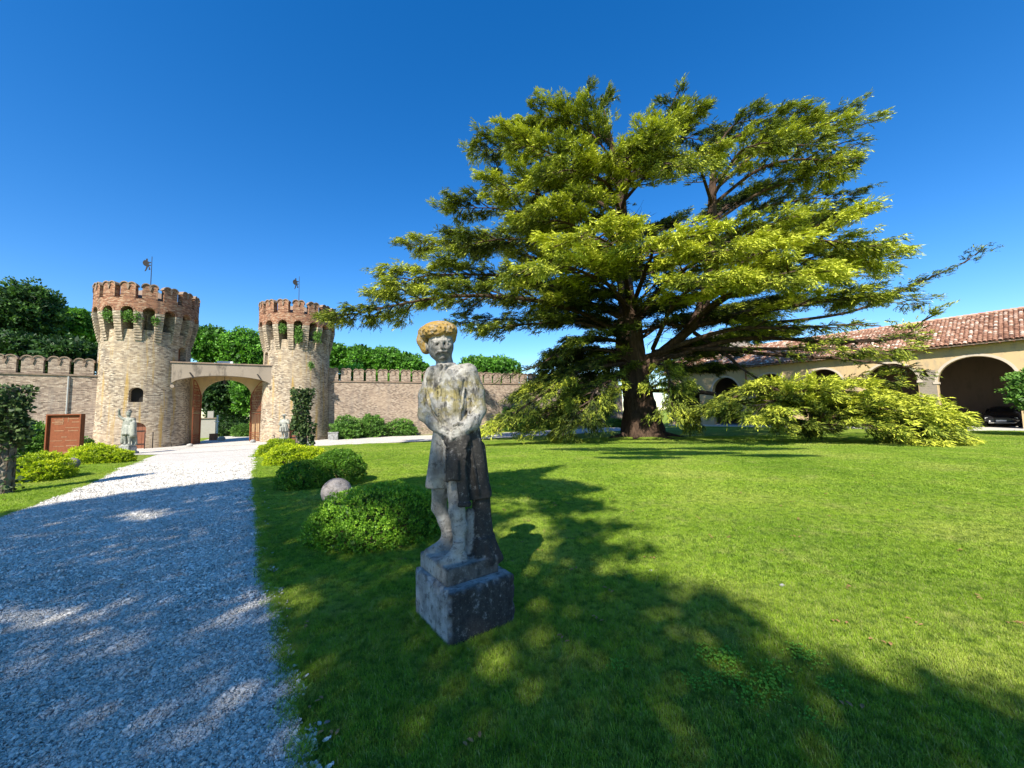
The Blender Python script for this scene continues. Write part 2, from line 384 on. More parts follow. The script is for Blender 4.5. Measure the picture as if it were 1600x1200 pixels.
def resample(pts, n):
    pts = np.asarray(pts, float); L = np.r_[0, np.cumsum(np.linalg.norm(np.diff(pts, axis=0), axis=1))]
    t = np.linspace(0, L[-1], n); return np.stack([np.interp(t, L, pts[:, i]) for i in range(pts.shape[1])], 1)
def strip(name, left, right, lift, nl, na, mat, rag=0.0):
    Lp, Rp = resample([q[:2] for q in left], nl), resample([q[:2] for q in right], nl)
    if rag:
        for A, B in ((Lp, Rp), (Rp, Lp)):
            w = unit(A - B); h = np.stack([A[:, 0], A[:, 1], A[:, 0] * 0], 1)
            A += w * (rag * (vnoise(h, 2.1, 3.3) + 0.6 * vnoise(h, 7.0, 1.1)))[:, None]
    u = np.linspace(0, 1, na)[None, :, None]; XY = Lp[:, None] * (1 - u) + Rp[:, None] * u
    Z = gz(XY[..., 0], XY[..., 1]) + lift
    V = np.concatenate([XY, Z[..., None]], 2).reshape(-1, 3)
    I = (np.arange(nl - 1)[:, None] * na + np.arange(na - 1)[None]).ravel()
    return tag(new_mesh(name, V, np.stack([I, I + 1, I + na + 1, I + na], 1), mat, smooth=True), kind='structure'), (Lp, Rp)
k = NT('gravel', 0.9, 0.2); p = k.pos()
vo = k.n('ShaderNodeTexVoronoi', Scale=42.0, Vector=p); sc_ = k.n('ShaderNodeSeparateColor'); k.set(sc_.inputs[0], vo.outputs['Color'])
c = k.ramp(sc_.outputs[0], [(0.0, (0.50, 0.47, 0.42)), (0.5, (0.66, 0.62, 0.56)), (1.0, (0.82, 0.78, 0.71))])
c = k.mix(k.ramp(vo.outputs['Distance'], [(0.40, 0), (0.66, 0.6)]), c, (0.30, 0.27, 0.23))
c = k.mix(k.ramp(k.noise(p, 0.9, 5, 0.6), [(0.5, 0), (0.75, 0.35)]), c, (0.33, 0.29, 0.23))
k.base(c); k.bump(k.math('ADD', k.math('SUBTRACT', 0.6, vo.outputs['Distance']), k.noise(p, 3, 3)), 0.8, 0.02); M['gravel'] = k.m

R_edge = [np.array([3.0, -4.0]), np.array([0.35, 0.0])] + [G(*q)[:2] for q in ((480, 1200), (458, 1080), (440, 1000), (424, 920), (411, 850), (403, 790), (399, 745), (399, 718), (403, 704), (412, 699.5))]
L_edge = [np.array([-2.2, -4.0]), np.array([-4.4, 0.0]), G(-140, 868)[:2]] + [G(*q)[:2] for q in ((0, 808), (52, 789), (100, 771), (170, 741), (215, 722), (243, 711.5), (262, 707))]
drive, (DL, DR) = strip('gravel_drive', L_edge, R_edge, 0.012, 160, 24, M['gravel'], 0.028)
far_px = [(-120, 711), (40, 703.5), (130, 702), (180, 699), (270, 697), (360, 689), (430, 687), (500, 685.5), (650, 681), (770, 677), (870, 672), (965, 667)]
near_px = [(-120, 722), (40, 711.5), (130, 710), (240, 711), (335, 706), (402, 701.5), (432, 699), (505, 697), (655, 690), (770, 685), (870, 680), (975, 673)]
path, (PA, PB) = strip('gravel_path', [G(*q) for q in far_px], [G(*q) for q in near_px], 0.022, 140, 8, M['gravel'], 0.06)
dvec = np.array([0.873, 0.487]); nvec = np.array([0.487, -0.873])     # along the gate front, and towards the garden
TL, TR = np.array([-27.3, 28.5]), np.array([-18.7, 33.3])
Gm = (TL + TR) / 2
strip('gate_road', [Gm - dvec * 2.4 + nvec * 4, Gm - dvec * 2.4 - nvec * 14], [Gm + dvec * 2.4 + nvec * 4, Gm + dvec * 2.4 - nvec * 14], 0.034, 20, 6, M['gravel'])
strip('gate_forecourt', [Gm - dvec * 7.5 + nvec * 5.2, Gm - dvec * 7.5 + nvec * 0.5], [Gm + dvec * 5.2 + nvec * 3.6, Gm + dvec * 5.2 + nvec * 0.5], 0.028, 30, 16, M['gravel'])

# ================================================================== ARCADE LINE (needed for its pavement)
AA, AB = np.array([35.5, 26.6]), np.array([21.8, 45.5])
ad = (AB - AA) / np.linalg.norm(AB - AA); an = np.array([-ad[1], ad[0]])   # along, and outwards to the lawn
if an @ (-AA) < 0: an = -an
k = NT('pavement_stone', 0.85, 0.2); p = k.pos(); k.base(k.mix(k.noise(p, 4, 5), (0.45, 0.42, 0.38), (0.6, 0.57, 0.52))); k.bump(k.noise(p, 20, 4), 0.3, 0.01); M['pave'] = k.m
mb = MB()
for i in range(22):
    s0 = -9 + i * 1.6; a = AA + ad * s0; b = AA + ad * (s0 + 1.585)
    z0 = -0.4; z1 = -0.35 + 0.11
    for (q0, q1) in ((0.0, 1.5),):
        c8 = [np.r_[a + an * q0, z1], np.r_[b + an * q0, z1], np.r_[b + an * q1, z1], np.r_[a + an * q1, z1]]
        mb.face(c8[::-1]); lo = [np.r_[c[:2], z0] for c in c8]
        mb.face([c8[2], lo[2], lo[3], c8[3]]); mb.face([c8[0], lo[0], lo[1], c8[1]]); mb.face([c8[1], lo[1], lo[2], c8[2]]); mb.face([c8[3], lo[3], lo[0], c8[0]])
tag(mb.build('pavement', M['pave']), kind='structure')

# ================================================================== TOWERS
def merlon_mesh(name, w, h, t, mats, origin_map=None):
    """two-lobed battlement: local x along the wall, y through it, z up from its foot; returns (body MB, coping MB)"""
    def prof(k0, grow=0.0):
        pts = []
        for lobe in (0, 1):
            cx = w * 0.25 + lobe * w * 0.5 - w / 2
            for i in range(7):
                a = math.pi - math.pi * i / 6
                pts.append((cx + (w * 0.25 + grow) * math.cos(a), h - w * 0.25 + (w * 0.27 + grow) * math.sin(a)))
        return pts
    body = MB(); top = prof(0)
    xs = [p[0] for p in top]
    for (x0, z0), (x1, z1) in zip(top[:-1], top[1:]):
        if x1 - x0 < 1e-6: continue
        for y, fl in ((-t / 2, 0), (t / 2, 1)):
            q = [(x0, y, 0), (x1, y, 0), (x1, y, z1), (x0, y, z0)]; body.face(q[::-1] if fl else q)
        body.face([(x0, -t / 2, z0), (x1, -t / 2, z1), (x1, t / 2, z1), (x0, t / 2, z0)])
    zl = top[0][1]
    body.face([(-w / 2, t / 2, 0), (-w / 2, -t / 2, 0), (-w / 2, -t / 2, zl), (-w / 2, t / 2, zl)])
    body.face([(w / 2, -t / 2, 0), (w / 2, t / 2, 0), (w / 2, t / 2, zl), (w / 2, -t / 2, zl)])
    cop = MB(); th = 0.065; e = 0.06
    o = prof(0, th)
    for lobe in (0, 1):
        for i in range(6):
            a, b = lobe * 7 + i, lobe * 7 + i + 1
            A, B, C_, D = top[a], top[b], o[b], o[a]
            def z(p): return (p[0], p[1] + 0.004)
            A, B, C_, D = map(z, (A, B, C_, D))
            for y, fl in ((-t / 2 - e, 0), (t / 2 + e, 1)):
                q = [(A[0], y, A[1]), (B[0], y, B[1]), (C_[0], y, C_[1]), (D[0], y, D[1])]; cop.face(q[::-1] if fl else q)
            cop.face([(D[0], -t / 2 - e, D[1]), (C_[0], -t / 2 - e, C_[1]), (C_[0], t / 2 + e, C_[1]), (D[0], t / 2 + e, D[1])])
            cop.face([(B[0], -t / 2 - e, B[1]), (A[0], -t / 2 - e, A[1]), (A[0], t / 2 + e, A[1]), (B[0], t / 2 + e, B[1])])
    # the little stem where the two lobes meet
    cop.face([(-.10, -t / 2 - e, h - w * .25 + .06), (-.02, -t / 2 - e, h - w * .25 - .26), (.02, -t / 2 - e, h - w * .25 - .26), (.10, -t / 2 - e, h - w * .25 + .06)]); cop.box((0, -t / 2 - e / 2 + .003, h - w * 0.25 - 0.10), (0.05, e, 0.28))
    return body, cop
GZ = -0.37     # ground round the gate
def tower(C, label, doors, windows):
    root = thing('gate_tower', (C[0], C[1], GZ), label, 'tower', 'gate towers')
    o3 = (C[0], C[1], GZ); NB = 16; RB = 2.9; RS = 2.5
    def rad(z): return RS + 0.13 * max(0, 1 - z / 7.5) ** 1.5 - (0.75 if z > 8.3 else 0)
    def mapf(s, z, d):
        a = s / RS; r = rad(z) - d; return (C[0] + r * math.cos(a), C[1] + r * math.sin(a), GZ + z)
    def s_at(px, z):
        best = None
        for i in range(721):
            a = -math.pi + 2 * math.pi * i / 720 * 0.999; r = rad(z)
            n = np.array([math.cos(a), math.sin(a)]); p = C + n * r
            if n @ (-p) <= 0: continue
            e = abs(pix((p[0], p[1], GZ + z))[0] - px)
            if best is None or e < best[0]: best = (e, a)
        return best[1] * RS
    ops = []; fills = []
    for (px, z0, w, h, kind) in doors + windows:
        s = s_at(px, z0 + h / 2); ops.append(dict(s=s, w=w, z0=z0, spring=z0 + h - w * 0.42, rise=w * 0.42)); fills.append((s, z0, w, h, kind))
    mb = MB(); H = 9.88
    mb.wall(-math.pi * RS, math.pi * RS, 0.0, 3.0, [o for o in ops if o['z0'] + 0 < 3.0 and o['spring'] < 2.6], mapf, 0.45, 0.14, ends=False, inner=True, top=False)
    mb.wall(-math.pi * RS, math.pi * RS, 3.0, 8.3, [o for o in ops if o['spring'] >= 2.6], mapf, 0.45, 0.14, ends=False, inner=True, top=True)
    mb.wall(-math.pi * RS, math.pi * RS, 8.3, H, [], lambda s, z, d: mapf(s, max(z, 8.31), d) if z > 8.3 else mapf(s, 8.31, d)[:2] + (GZ + 8.3,), 0.12, 0.2, ends=False, inner=True, top=True)
    mb.build('shaft', M['brick_cream'], root, o3)
    for (s, z0, w, h, kind) in fills:
        a = s / RS; ca, sa = math.cos(a), math.sin(a); r = rad(z0) - 0.27
        cx, cy = C[0] + r * ca, C[1] + r * sa
        if kind == 'door':
            d = MB(); np_ = 5
            for i in range(np_):
                x = (i + 0.5) / np_ * w - w / 2; hh = h - w * 0.42 + w * 0.42 * math.sqrt(max(0.0, 1 - (x / (w / 2)) ** 2))
                d.box((cx - sa * x, cy + ca * x, GZ + z0 + hh / 2), (w / np_ - 0.012, 0.05, hh), a + math.pi / 2)
            d.box((cx - 0.05 * ca, cy - 0.05 * sa, GZ + z0 + h / 2), (w, 0.03, h), a + math.pi / 2)
            dd = d.build('door', M['door_wood'], root, o3)
            for zz in (0.35, 1.25):
                b = MB(); b.box((cx + 0.035 * ca, cy + 0.035 * sa, GZ + z0 + zz), (w - 0.1, 0.02, 0.07), a + math.pi / 2)
                b.build('hinge_strap', M['iron'], dd, o3)
            t = MB(); t.box((cx + 0.12 * ca, cy + 0.12 * sa, GZ + z0 - 0.03 + 0.05), (w + 0.1, 0.5, 0.09), a + math.pi / 2); t.build('threshold', M['trim'], root, o3)
        else:
            d = MB(); d.box((cx - 0.15 * ca, cy - 0.15 * sa, GZ + z0 + h / 2), (w - 0.01, 0.03, h), a + math.pi / 2); d.build('shutter_or_void', M['dark'] if kind == 'dark' else M['door_wood'], root, o3)  # dark kind is a black sheet standing in for the unlit room
    # corbels
    a0 = math.atan2(-C[1], -C[0]); bay = 2 * math.pi / NB
    cb = MB(); st = 11; hw = 0.235
    for i in range(st):
        zb = 7.55 + i * (1.95 / st); ro = RS + 0.03 + (RB - RS) * ((i + 1) / st) ** 0.8
        ww = hw * (0.82 + 0.18 * (i + 1) / st)
        q = []
        for r in (RS - 0.80, ro):
            for u in (-1, 1): q.append((r, u * ww))
        z1 = zb + 1.95 / st - 0.02
        def B(r, y, z): return (r, y, z)
        lo = [B(*q[0], zb), B(*q[1], zb), B(*q[3], zb), B(*q[2], zb)]; hi = [(x, y, z1) for x, y, _ in lo]
        cb.face(lo); cb.face(hi[::-1])
        for m in range(4):
            n = (m + 1) % 4; cb.face([lo[n], lo[m], hi[m], hi[n]])
        # mortar bed set back
        rb = ro - 0.03
        lo = [(RS - 0.80, -ww + 0.02, z1), (RS - 0.80, ww - 0.02, z1), (rb, ww - 0.02, z1), (rb, -ww + 0.02, z1)]
        hi = [(x, y, z1 + 0.02) for x, y, _ in lo]
        for m in range(4):
            n = (m + 1) % 4; cb.face([lo[n], lo[m], hi[m], hi[n]])
    first = cb.build('corbel', M['brick_cream'], root)
    for i in range(NB):
        o = first if i == 0 else first.copy()
        if i: COL.objects.link(o)
        o.rotation_euler = (0, 0, a0 + (i + 0.5) * bay)
    # parapet ring with round-arched machicolations
    def mapp(s, z, d):
        a = s / RB; r = RB - d; return (C[0] + r * math.cos(a), C[1] + r * math.sin(a), GZ + z)
    L = bay * RB; ops2 = []
    mb = MB()
    for i in range(NB): ops2.append(dict(s=(a0 + i * bay) * RB, w=0.66, z0=9.0, spring=9.5, rise=0.33))
    s_start = (a0 - bay / 2) * RB
    mb.wall(s_start, s_start + 2 * math.pi * RB, 9.5, 10.42, ops2, mapp, 0.38, 0.2, ends=False)
    mb.lathe((C[0], C[1], GZ), [(RS - .9, 9.87), (RB - .37, 9.87)], 32)
    pr = mb.build('parapet', M['brick_red'], root, o3)
    # voussoir rings a little proud
    ar = MB()
    for i in range(NB):
        for kx in range(8):
            t0, t1 = math.pi * kx / 8 + 0.03, math.pi * (kx + 1) / 8 - 0.03
            q = []
            for rr, t in ((0.335, t0), (0.335, t1), (0.45, t1), (0.45, t0)):
                q.append(((a0 + i * bay) * RB + rr * math.cos(t), 9.5 + rr * math.sin(t)))
            ar.face([mapp(s, z, -0.025) for s, z in q])
            ar.face([mapp(q[3][0], q[3][1], -0.025), mapp(q[2][0], q[2][1], -0.025), mapp(q[2][0], q[2][1], 0.01), mapp(q[3][0], q[3][1], 0.01)])
            ar.face([mapp(q[1][0], q[1][1], -0.025), mapp(q[0][0], q[0][1], -0.025), mapp(q[0][0], q[0][1], 0.01), mapp(q[1][0], q[1][1], 0.01)])
    tag(ar.build('arch_ring', M['brick_red'], root, o3), kind='stuff')
    # merlons
    body, cop = merlon_mesh('m', 0.80, 1.05, 0.36, None)
    b0 = body.build('merlon', M['brick_red'], root); c0 = cop.build('coping', M['coping'], b0)
    for i in range(NB):
        a = a0 + (i + 0.0) * bay; r = RB - 0.19
        o = b0 if i == 0 else copy_tree(b0)
        if i: o.parent = root
        o.location = (r * math.cos(a), r * math.sin(a), 10.42); o.rotation_euler = (random.uniform(-.01, .01), random.uniform(-.01, .01), a + math.pi / 2)
    # deck, low roof, vane
    d = MB(); d.lathe((C[0], C[1], GZ), [(RB - 0.38, 10.3), (2.2, 10.75), (1.2, 11.35), (0.35, 11.75), (0.0, 11.8)], 24); d.build('roof', M['coping'], root, o3)
    v = MB(); v.tube([(0, 0, 11.3), (0, 0, 12.1)], [0.09, 0.06], 8); v.tube([(0, 0, 12.05), (0, 0, 14.45)], [0.03, 0.018], 6)
    v.lathe((0, 0, 12.05), [(0.0, -0.08), (0.1, 0), (0.0, 0.09)], 8); pole = v.build('pole', M['iron'], root)
    w = MB(); sil = [(0.06, 13.05), (0.1, 12.95), (0.22, 12.95), (0.2, 13.2), (0.28, 13.3), (0.34, 13.05), (0.46, 12.75), (0.58, 12.72), (0.5, 12.95), (0.44, 13.3), (0.58, 13.35), (0.74, 13.5), (0.78, 13.75), (0.66, 14.0), (0.5, 14.02), (0.48, 14.2), (0.36, 14.24), (0.32, 14.08), (0.36, 13.98), (0.2, 13.85), (0.04, 13.9), (0.04, 13.78), (0.22, 13.7), (0.22, 13.55), (0.04, 13.55), (0.04, 13.45), (0.2, 13.4)]
    sil = [(.02 + x * .62, 13.75 + (z - 13.5) * .66) for x, z in sil]; vd = unit(np.array([-0.8, -0.6]))
    for off, rev in ((-0.02, 0), (0.02, 1)):
        q = [(vd[0] * x - vd[1] * off, vd[1] * x + vd[0] * off, z) for x, z in sil]; w.face(q[::-1] if rev else q)
    for i in range(len(sil)):
        j = (i + 1) % len(sil)
        q = [(vd[0] * sil[m][0] - vd[1] * o_, vd[1] * sil[m][0] + vd[0] * o_, sil[m][1]) for m, o_ in ((i, -0.02), (i, 0.02), (j, 0.02), (j, -0.02))]; w.face(q)
    w.build('weather_vane', M['iron'], root)
    return root, mapf, mapp, a0, bay, RB
tl = tower(TL, 'left round brick gate tower with tall iron vane, nearer of the two towers', [(211, 0.0, 1.05, 1.85, 'door')], [(212, 3.25, 0.72, 1.0, 'dark'), (285, 6.3, 0.7, 1.1, 'wood')])
tr = tower(TR, 'right round brick gate tower beside the ivy column and the long wall', [(462, 0.0, 0.9, 1.75, 'door')], [(466, 2.95, 0.68, 1.0, 'dark'), (416, 6.35, 0.55, 1.0, 'wood')])

# ================================================================== GARDEN WALLS
def garden_wall(S, D, L, label, pitch, mw, zt, first, mat='brick_wall', h=1.08, openings=(), thick=0.5):
    D = unit(np.asarray(D, float)); N = np.array([D[1], -D[0]])
    if N @ (-S) < 0: N = -N
    root = thing('garden_wall', (S[0], S[1], GZ), label, 'wall', 'battlemented garden walls'); o3 = (S[0], S[1], GZ)
    def mapf(s, z, d): q = S + D * s - N * d; return (q[0], q[1], GZ + z)
    flip = np.cross(D, N) > 0
    mb = MB(); mb.wall(0, L, 0, zt, list(openings), mapf, thick, 3.0); mb.build('wall_face', M[mat], root, o3)
    sc = MB()
    sc.wall(0, L, zt, zt + 0.10, [], lambda s, z, d: mapf(s, z, d - 0.07), thick + 0.14, 3.0); sc.build('string_course', M['coping'], root, o3)
    body, cop = merlon_mesh('m', mw, h, 0.34, None); ang = math.atan2(D[1], D[0])
    if np.cross(D, N) > 0: ang += math.pi
    b0 = body.build('merlon', M[mat], root); cop.build('coping', M['coping'], b0); i = 0; s = first
    while s + mw / 2 < L:
        o = b0 if i == 0 else copy_tree(b0)
        o.parent = root; q = D * s - N * 0.2
        o.location = (q[0], q[1], zt + 0.1); o.rotation_euler = (random.uniform(-.012, .012), random.uniform(-.008, .008), ang); o.scale = (random.uniform(.97, 1.02), 1, random.uniform(.95, 1.02))
        i += 1; s += pitch
    return root, mapf, D, N
zt_ = 4.95 + 0.1
wall_r = garden_wall(np.array([-16.6, 33.7]), (0.905, 0.425), 33.5, 'long battlemented brick wall running from the right tower to behind the cedar', 1.06, 0.84, zt_, 0.75)
wall_l = garden_wall(np.array([-28.2, 26.45]), (-0.788, -0.615), 12.5, 'short battlemented brick wall left of the left tower behind the rusty panel', 1.13, 0.92, zt_, 1.0)
# rain pipe on the left wall
b = MB(); q = P(106, 620, 25.0); Sx = wall_l[1]
best = min(((abs(pix(wall_l[1](s, 4, 0))[0] - 106), s) for s in np.linspace(0, 8, 161)))[1]
p0 = np.array(wall_l[1](best, 0.1, -0.08)); p1 = np.array(wall_l[1](best, 5.0, -0.08)); b.tube([p0, p1], 0.045, 8)
for zz in (1.0, 2.6, 4.2): b.box(np.array(wall_l[1](best, zz, -0.05)), (0.14, 0.1, 0.03), 0.66)
b.build('rain_pipe', M['zinc'], wall_l[0], (-28.2, 26.45, GZ))

# ================================================================== GATEWAY BETWEEN THE TOWERS
gw = thing('gateway', (Gm[0], Gm[1], GZ), 'grey arched gateway bridging the two round towers with rusty gates open', 'gateway')
go = (Gm[0], Gm[1], GZ)
def gmap(a0):
    def f(s, z, d): q = TL + dvec * s + nvec * (a0 - d); return (q[0], q[1], GZ + z)
    return f
S_mid = 4.92
mb = MB(); mb.wall(1.7, 8.15, 4.45, 6.15, [dict(s=S_mid, w=6.3, z0=4.0, spring=4.5, rise=0.78)], gmap(1.75), 0.55, 0.5); mb.build('lintel', M['render_grey'], gw, go)
mb = MB()      # vault soffit behind the lintel, falling to the inner wall
for k_ in range(24):
    t0, t1 = math.pi * k_ / 24, math.pi * (k_ + 1) / 24
    q = [(S_mid - 3.15 * math.cos(t), 4.5 + 0.78 * math.sin(t)) for t in (t0, t1)]
    f0, f1 = gmap(1.2), gmap(-1.0)
    mb.face([f0(q[1][0], q[1][1], 0), f0(q[0][0], q[0][1], 0), f1(q[0][0], q[0][1] + 0.35, 0), f1(q[1][0], q[1][1] + 0.35, 0)])
mb.build('vault', M['plaster'], gw, go)
mb = MB(); mb.wall(1.3, 8.5, 0, 5.95, [dict(s=4.80, w=3.42, z0=-1, spring=3.7, rise=1.50)], gmap(-1.0), 0.5, 0.5); mb.build('inner_wall', M['plaster'], gw, go)
mb = MB(); mb.wall(1.5, 8.3, 5.96, 6.1, [], gmap(1.15), 2.6, 0.5); mb.build('deck', M['render_grey'], gw, go)
mb = MB(); mb.wall(1.75, 8.1, 6.152, 6.24, [], gmap(1.83), 0.75, 0.5); mb.build('coping', M['coping'], gw, go)
for s_ in (1.92, 7.95):
    mb = MB(); f = gmap(1.78); a, b_ = f(s_ - 0.2, 4.42, 0), f(s_ + 0.2, 4.42, 0); m_ = np.array(f(s_, 4.40, 0.25)); mb.tube([f(s_, 4.42, -0.06), f(s_, 4.42, 0.6)], 0.12, 12); mb.build('corbel_roll', M['render_grey'], gw, go)
for s_ in (3.0, 7.2):
    mb = MB(); f = gmap(1.75); mb.tube([f(s_ - 0.12, 5.45, -0.02), f(s_ + 0.12, 5.05, -0.12)], 0.05, 6); mb.build('iron_cramp', M['iron'], gw, go)
mb = MB(); f = gmap(0.9); mb.tube([f(S_mid - 0.05, 5.45, 0), f(S_mid - 0.05, 5.0, 0)], 0.02, 6); mb.lathe(f(S_mid - 0.05, 4.72, 0), [(0, 0.3), (0.13, 0.24), (0.11, 0.0), (0.0, -0.03)], 8); mb.build('lantern', M['iron'], gw, go)
def gate_leaf(hx, ang, w, h_hinge, h_free, flip):
    """wrought leaf: solid frame and bars below, diagonal band, scrolled lattice above"""
    D = np.array([math.cos(ang), math.sin(ang)]); o = thing_part('gate_leaf', gw)
    def W(x, z): return (hx[0] + D[0] * x, hx[1] + D[1] * x, GZ + z)
    fr = MB(); zt = lambda x: h_free + (h_hinge - h_free) * math.sqrt(max(0, 1 - ((x) / w) ** 2)) if flip else h_free + (h_hinge - h_free) * (1 - x / w) ** 1
    zt = lambda x: h_hinge + (h_free - h_hinge) * math.sin(math.pi / 2 * x / w)
    def beam(a, b, r=0.035): fr.tube([W(*a), W(*b)], r, 4)
    fr.tube([W(0, 0.05), W(0, h_hinge)], 0.055, 6); beam((w, 0.05), (w, h_free), 0.045)
    xs = np.linspace(0, w, 9)
    for a, b in zip(xs[:-1], xs[1:]): beam((a, zt(a)), (b, zt(b)), 0.04)
    for z in (0.12, 0.75, 2.35, 2.55): beam((0, z), (w, z), 0.035)
    fr.build('frame', M['rust'], o, go)
    bars = []
    for i in range(1, 8):
        b = MB(); x = w * i / 8; b.tube([W(x, 0.12), W(x, 2.35)], 0.022, 4); bars.append(b.build('bar', M['rust'], o, go))
    sc = MB()
    for i in range(9):
        for j in range(5):
            x = w * (i + 0.5) / 9; z = 2.8 + j * 0.42
            if z + 0.1 > zt(x): continue
            pts = [W(x + 0.085 * math.cos(t), z + 0.15 * math.sin(t)) for t in np.linspace(0, 2 * math.pi, 9)]
            sc.tube(pts, 0.016, 3, cap=False)
    for i in range(9):
        x0 = w * i / 8
        for sg in (-1, 1):
            x1 = x0 + sg * 1.0; 
            if 0 <= x1 <= w: sc.tube([W(x0, 2.6), W(x1, min(zt(x1), 4.4))], 0.014, 3)
    for z in (0.25, 0.45, 0.62): sc.tube([W(0.05, z), W(w - 0.05, z)], 0.02, 4)
    sc.build('scrollwork', M['rust'], o, go)
    return o
def thing_part(name, parent):
    o = bpy.data.objects.new(name, None); COL.objects.link(o); o.parent = parent; return o
f = gmap(-0.95)
gate_leaf(np.array(f(3.13, 0, 0))[:2], math.radians(-67), 1.68, 3.9, 5.0, False)
gate_leaf(np.array(f(6.47, 0, 0))[:2], math.radians(-27), 1.68, 3.9, 5.0, True)
fl = thing('floodlight', tuple(P(352, 566, 31.5)), 'white boxy floodlight standing on top of the gateway', 'floodlight')
c_ = np.array(fl.location); c_[2] = GZ + 6.1; fl.location = c_
b = MB(); b.box((0, 0, 0.42), (1.1, 0.3, 0.36), 0.5, 0.03); b.build('housing', M['white_metal'], fl)
for c_ in ((-0.35, -0.2, 0.12), (0.35, 0.19, 0.12)): b = MB(); b.box(c_, (0.05, 0.05, 0.24), 0.5); b.build('bracket', M['post_grey'], fl)

# ================================================================== ARCADE BUILDING ON THE RIGHT
arc = thing('arcade_building', (AA[0], AA[1], -0.35), 'long ochre arcaded farm building with terracotta tiled roof behind the cedar', 'building')
ao = (AA[0], AA[1], -0.35)
def amap(s, z, d): q = AA + ad * s - an * d; return (q[0], q[1], -0.35 + z)
ops = [dict(s=2.13, w=3.75, z0=-1, spring=3.65, rise=1.78)] + [dict(s=c0, w=w0, z0=-1, spring=3.85, rise=1.55) for c0, w0 in ((6.65, 3.15), (11.2, 2.95), (15.6, 2.95), (20.0, 2.9), (24.4, 2.9), (-3.0, 3.6))]
mb = MB(); mb.wall(-8, 27, 0, 6.25, ops, amap, 0.6, 2.0); mb.build('facade', M['plaster'], arc, ao)
mb = MB()
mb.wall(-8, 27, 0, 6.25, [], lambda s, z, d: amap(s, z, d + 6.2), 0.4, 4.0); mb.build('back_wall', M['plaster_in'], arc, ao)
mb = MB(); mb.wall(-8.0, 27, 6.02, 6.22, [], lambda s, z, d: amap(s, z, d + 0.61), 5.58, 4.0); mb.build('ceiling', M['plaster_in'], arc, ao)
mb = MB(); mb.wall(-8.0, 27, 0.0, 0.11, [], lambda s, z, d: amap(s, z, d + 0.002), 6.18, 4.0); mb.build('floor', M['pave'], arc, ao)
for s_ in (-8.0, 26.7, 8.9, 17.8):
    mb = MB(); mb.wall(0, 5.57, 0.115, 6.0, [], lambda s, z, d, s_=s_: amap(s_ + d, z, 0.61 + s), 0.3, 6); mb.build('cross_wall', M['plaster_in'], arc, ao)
# archivolt bands and impost blocks
for o_ in ops:
    mb = MB(); w = o_['w'] / 2
    for k_ in range(20):
        t0, t1 = math.pi * k_ / 20, math.pi * (k_ + 1) / 20
        q = [(o_['s'] - (w + e) * math.cos(t), o_['spring'] + (o_['rise'] + e) * math.sin(t)) for e, t in ((0.0, t0), (0.0, t1), (0.17, t1), (0.17, t0))]
        mb.face([amap(s, z, -0.03) for s, z in q][::-1]); mb.face([amap(*q[2], -0.03), amap(*q[3], -0.03), amap(*q[3], 0.01), amap(*q[2], 0.01)])
        mb.face([amap(*q[0], -0.03), amap(*q[1], -0.03), amap(*q[1], 0.01), amap(*q[0], 0.01)])
    mb.build('archivolt', M['trim'], arc, ao)
    for sg in (-1, 1):
        mb = MB(); s_ = o_['s'] + sg * (w + 0.10); mb.wall(s_ - 0.16, s_ + 0.16, o_['spring'] - 0.16, o_['spring'] + 0.0, [], lambda s, z, d: amap(s, z, d - 0.07), 0.72, 1); mb.build('impost', M['trim'], arc, ao)
k = NT('pier_stone', 0.9, 0.15); uv = k.coord('UV'); k.base(k.mix(k.noise(uv, 5, 6, 0.75), (0.34, 0.28, 0.21), (0.20, 0.18, 0.16))); k.bump(k.noise(uv, 7, 6, 0.8), 0.8, 0.05); M['pier'] = k.m
for s_, w_ in ((4.55, 0.95),):      # the pier that has lost its plaster
    mb = MB(); mb.wall(s_ - w_ / 2, s_ + w_ / 2, 0.02, 4.6, [], lambda s, z, d: amap(s, z, d - 0.02), 0.3, 1); mb.build('bare_pier', M['pier'], arc, ao)
mb = MB(); p0 = np.array(amap(17.75, 0.2, -0.1)); p1 = np.array(amap(17.75, 6.05, -0.1)); mb.tube([p0, p1], 0.05, 8); mb.build('rain_pipe', M['rust'], arc, ao)
# roof: deck, rafter ends, and curved tiles laid one by one
EZ, RZ_, BK = 6.32, 9.15, 5.0
def roofp(s, t, up=0.0):      # t 0 at eave, 1 at ridge
    d = -0.62 + (BK + 0.62) * t; return np.array(amap(s, EZ + (RZ_ - EZ) * t + up, d))
mb = MB()
mb.face([roofp(-8.5, 0), roofp(27.5, 0), roofp(27.5, 1), roofp(-8.5, 1)][::-1])
mb.face([roofp(-8.5, 0, -0.09), roofp(27.5, 0, -0.09), roofp(27.5, 1, -0.09), roofp(-8.5, 1, -0.09)])
mb.face([roofp(-8.5, 0), roofp(27.5, 0), roofp(27.5, 0, -0.09), roofp(-8.5, 0, -0.09)])
q = [amap(s, z, d) for s, z, d in ((-8.5, RZ_, BK), (27.5, RZ_, BK), (27.5, 6.3, 6.9), (-8.5, 6.3, 6.9))]; mb.face(q)
for s_ in (-8.4, 27.4): mb.face([roofp(s_, 0, -0.1), roofp(s_, 1, -0.1), amap(s_, 6.3, 6.9)])
rf = mb.build('roof', M['coping'], arc, ao)
k = NT('roof_tile', 0.9, 0.15)
at = k.n('ShaderNodeVertexColor', _layer_name='col'); sp = k.n('ShaderNodeSeparateColor'); k.set(sp.inputs[0], at.outputs[0])
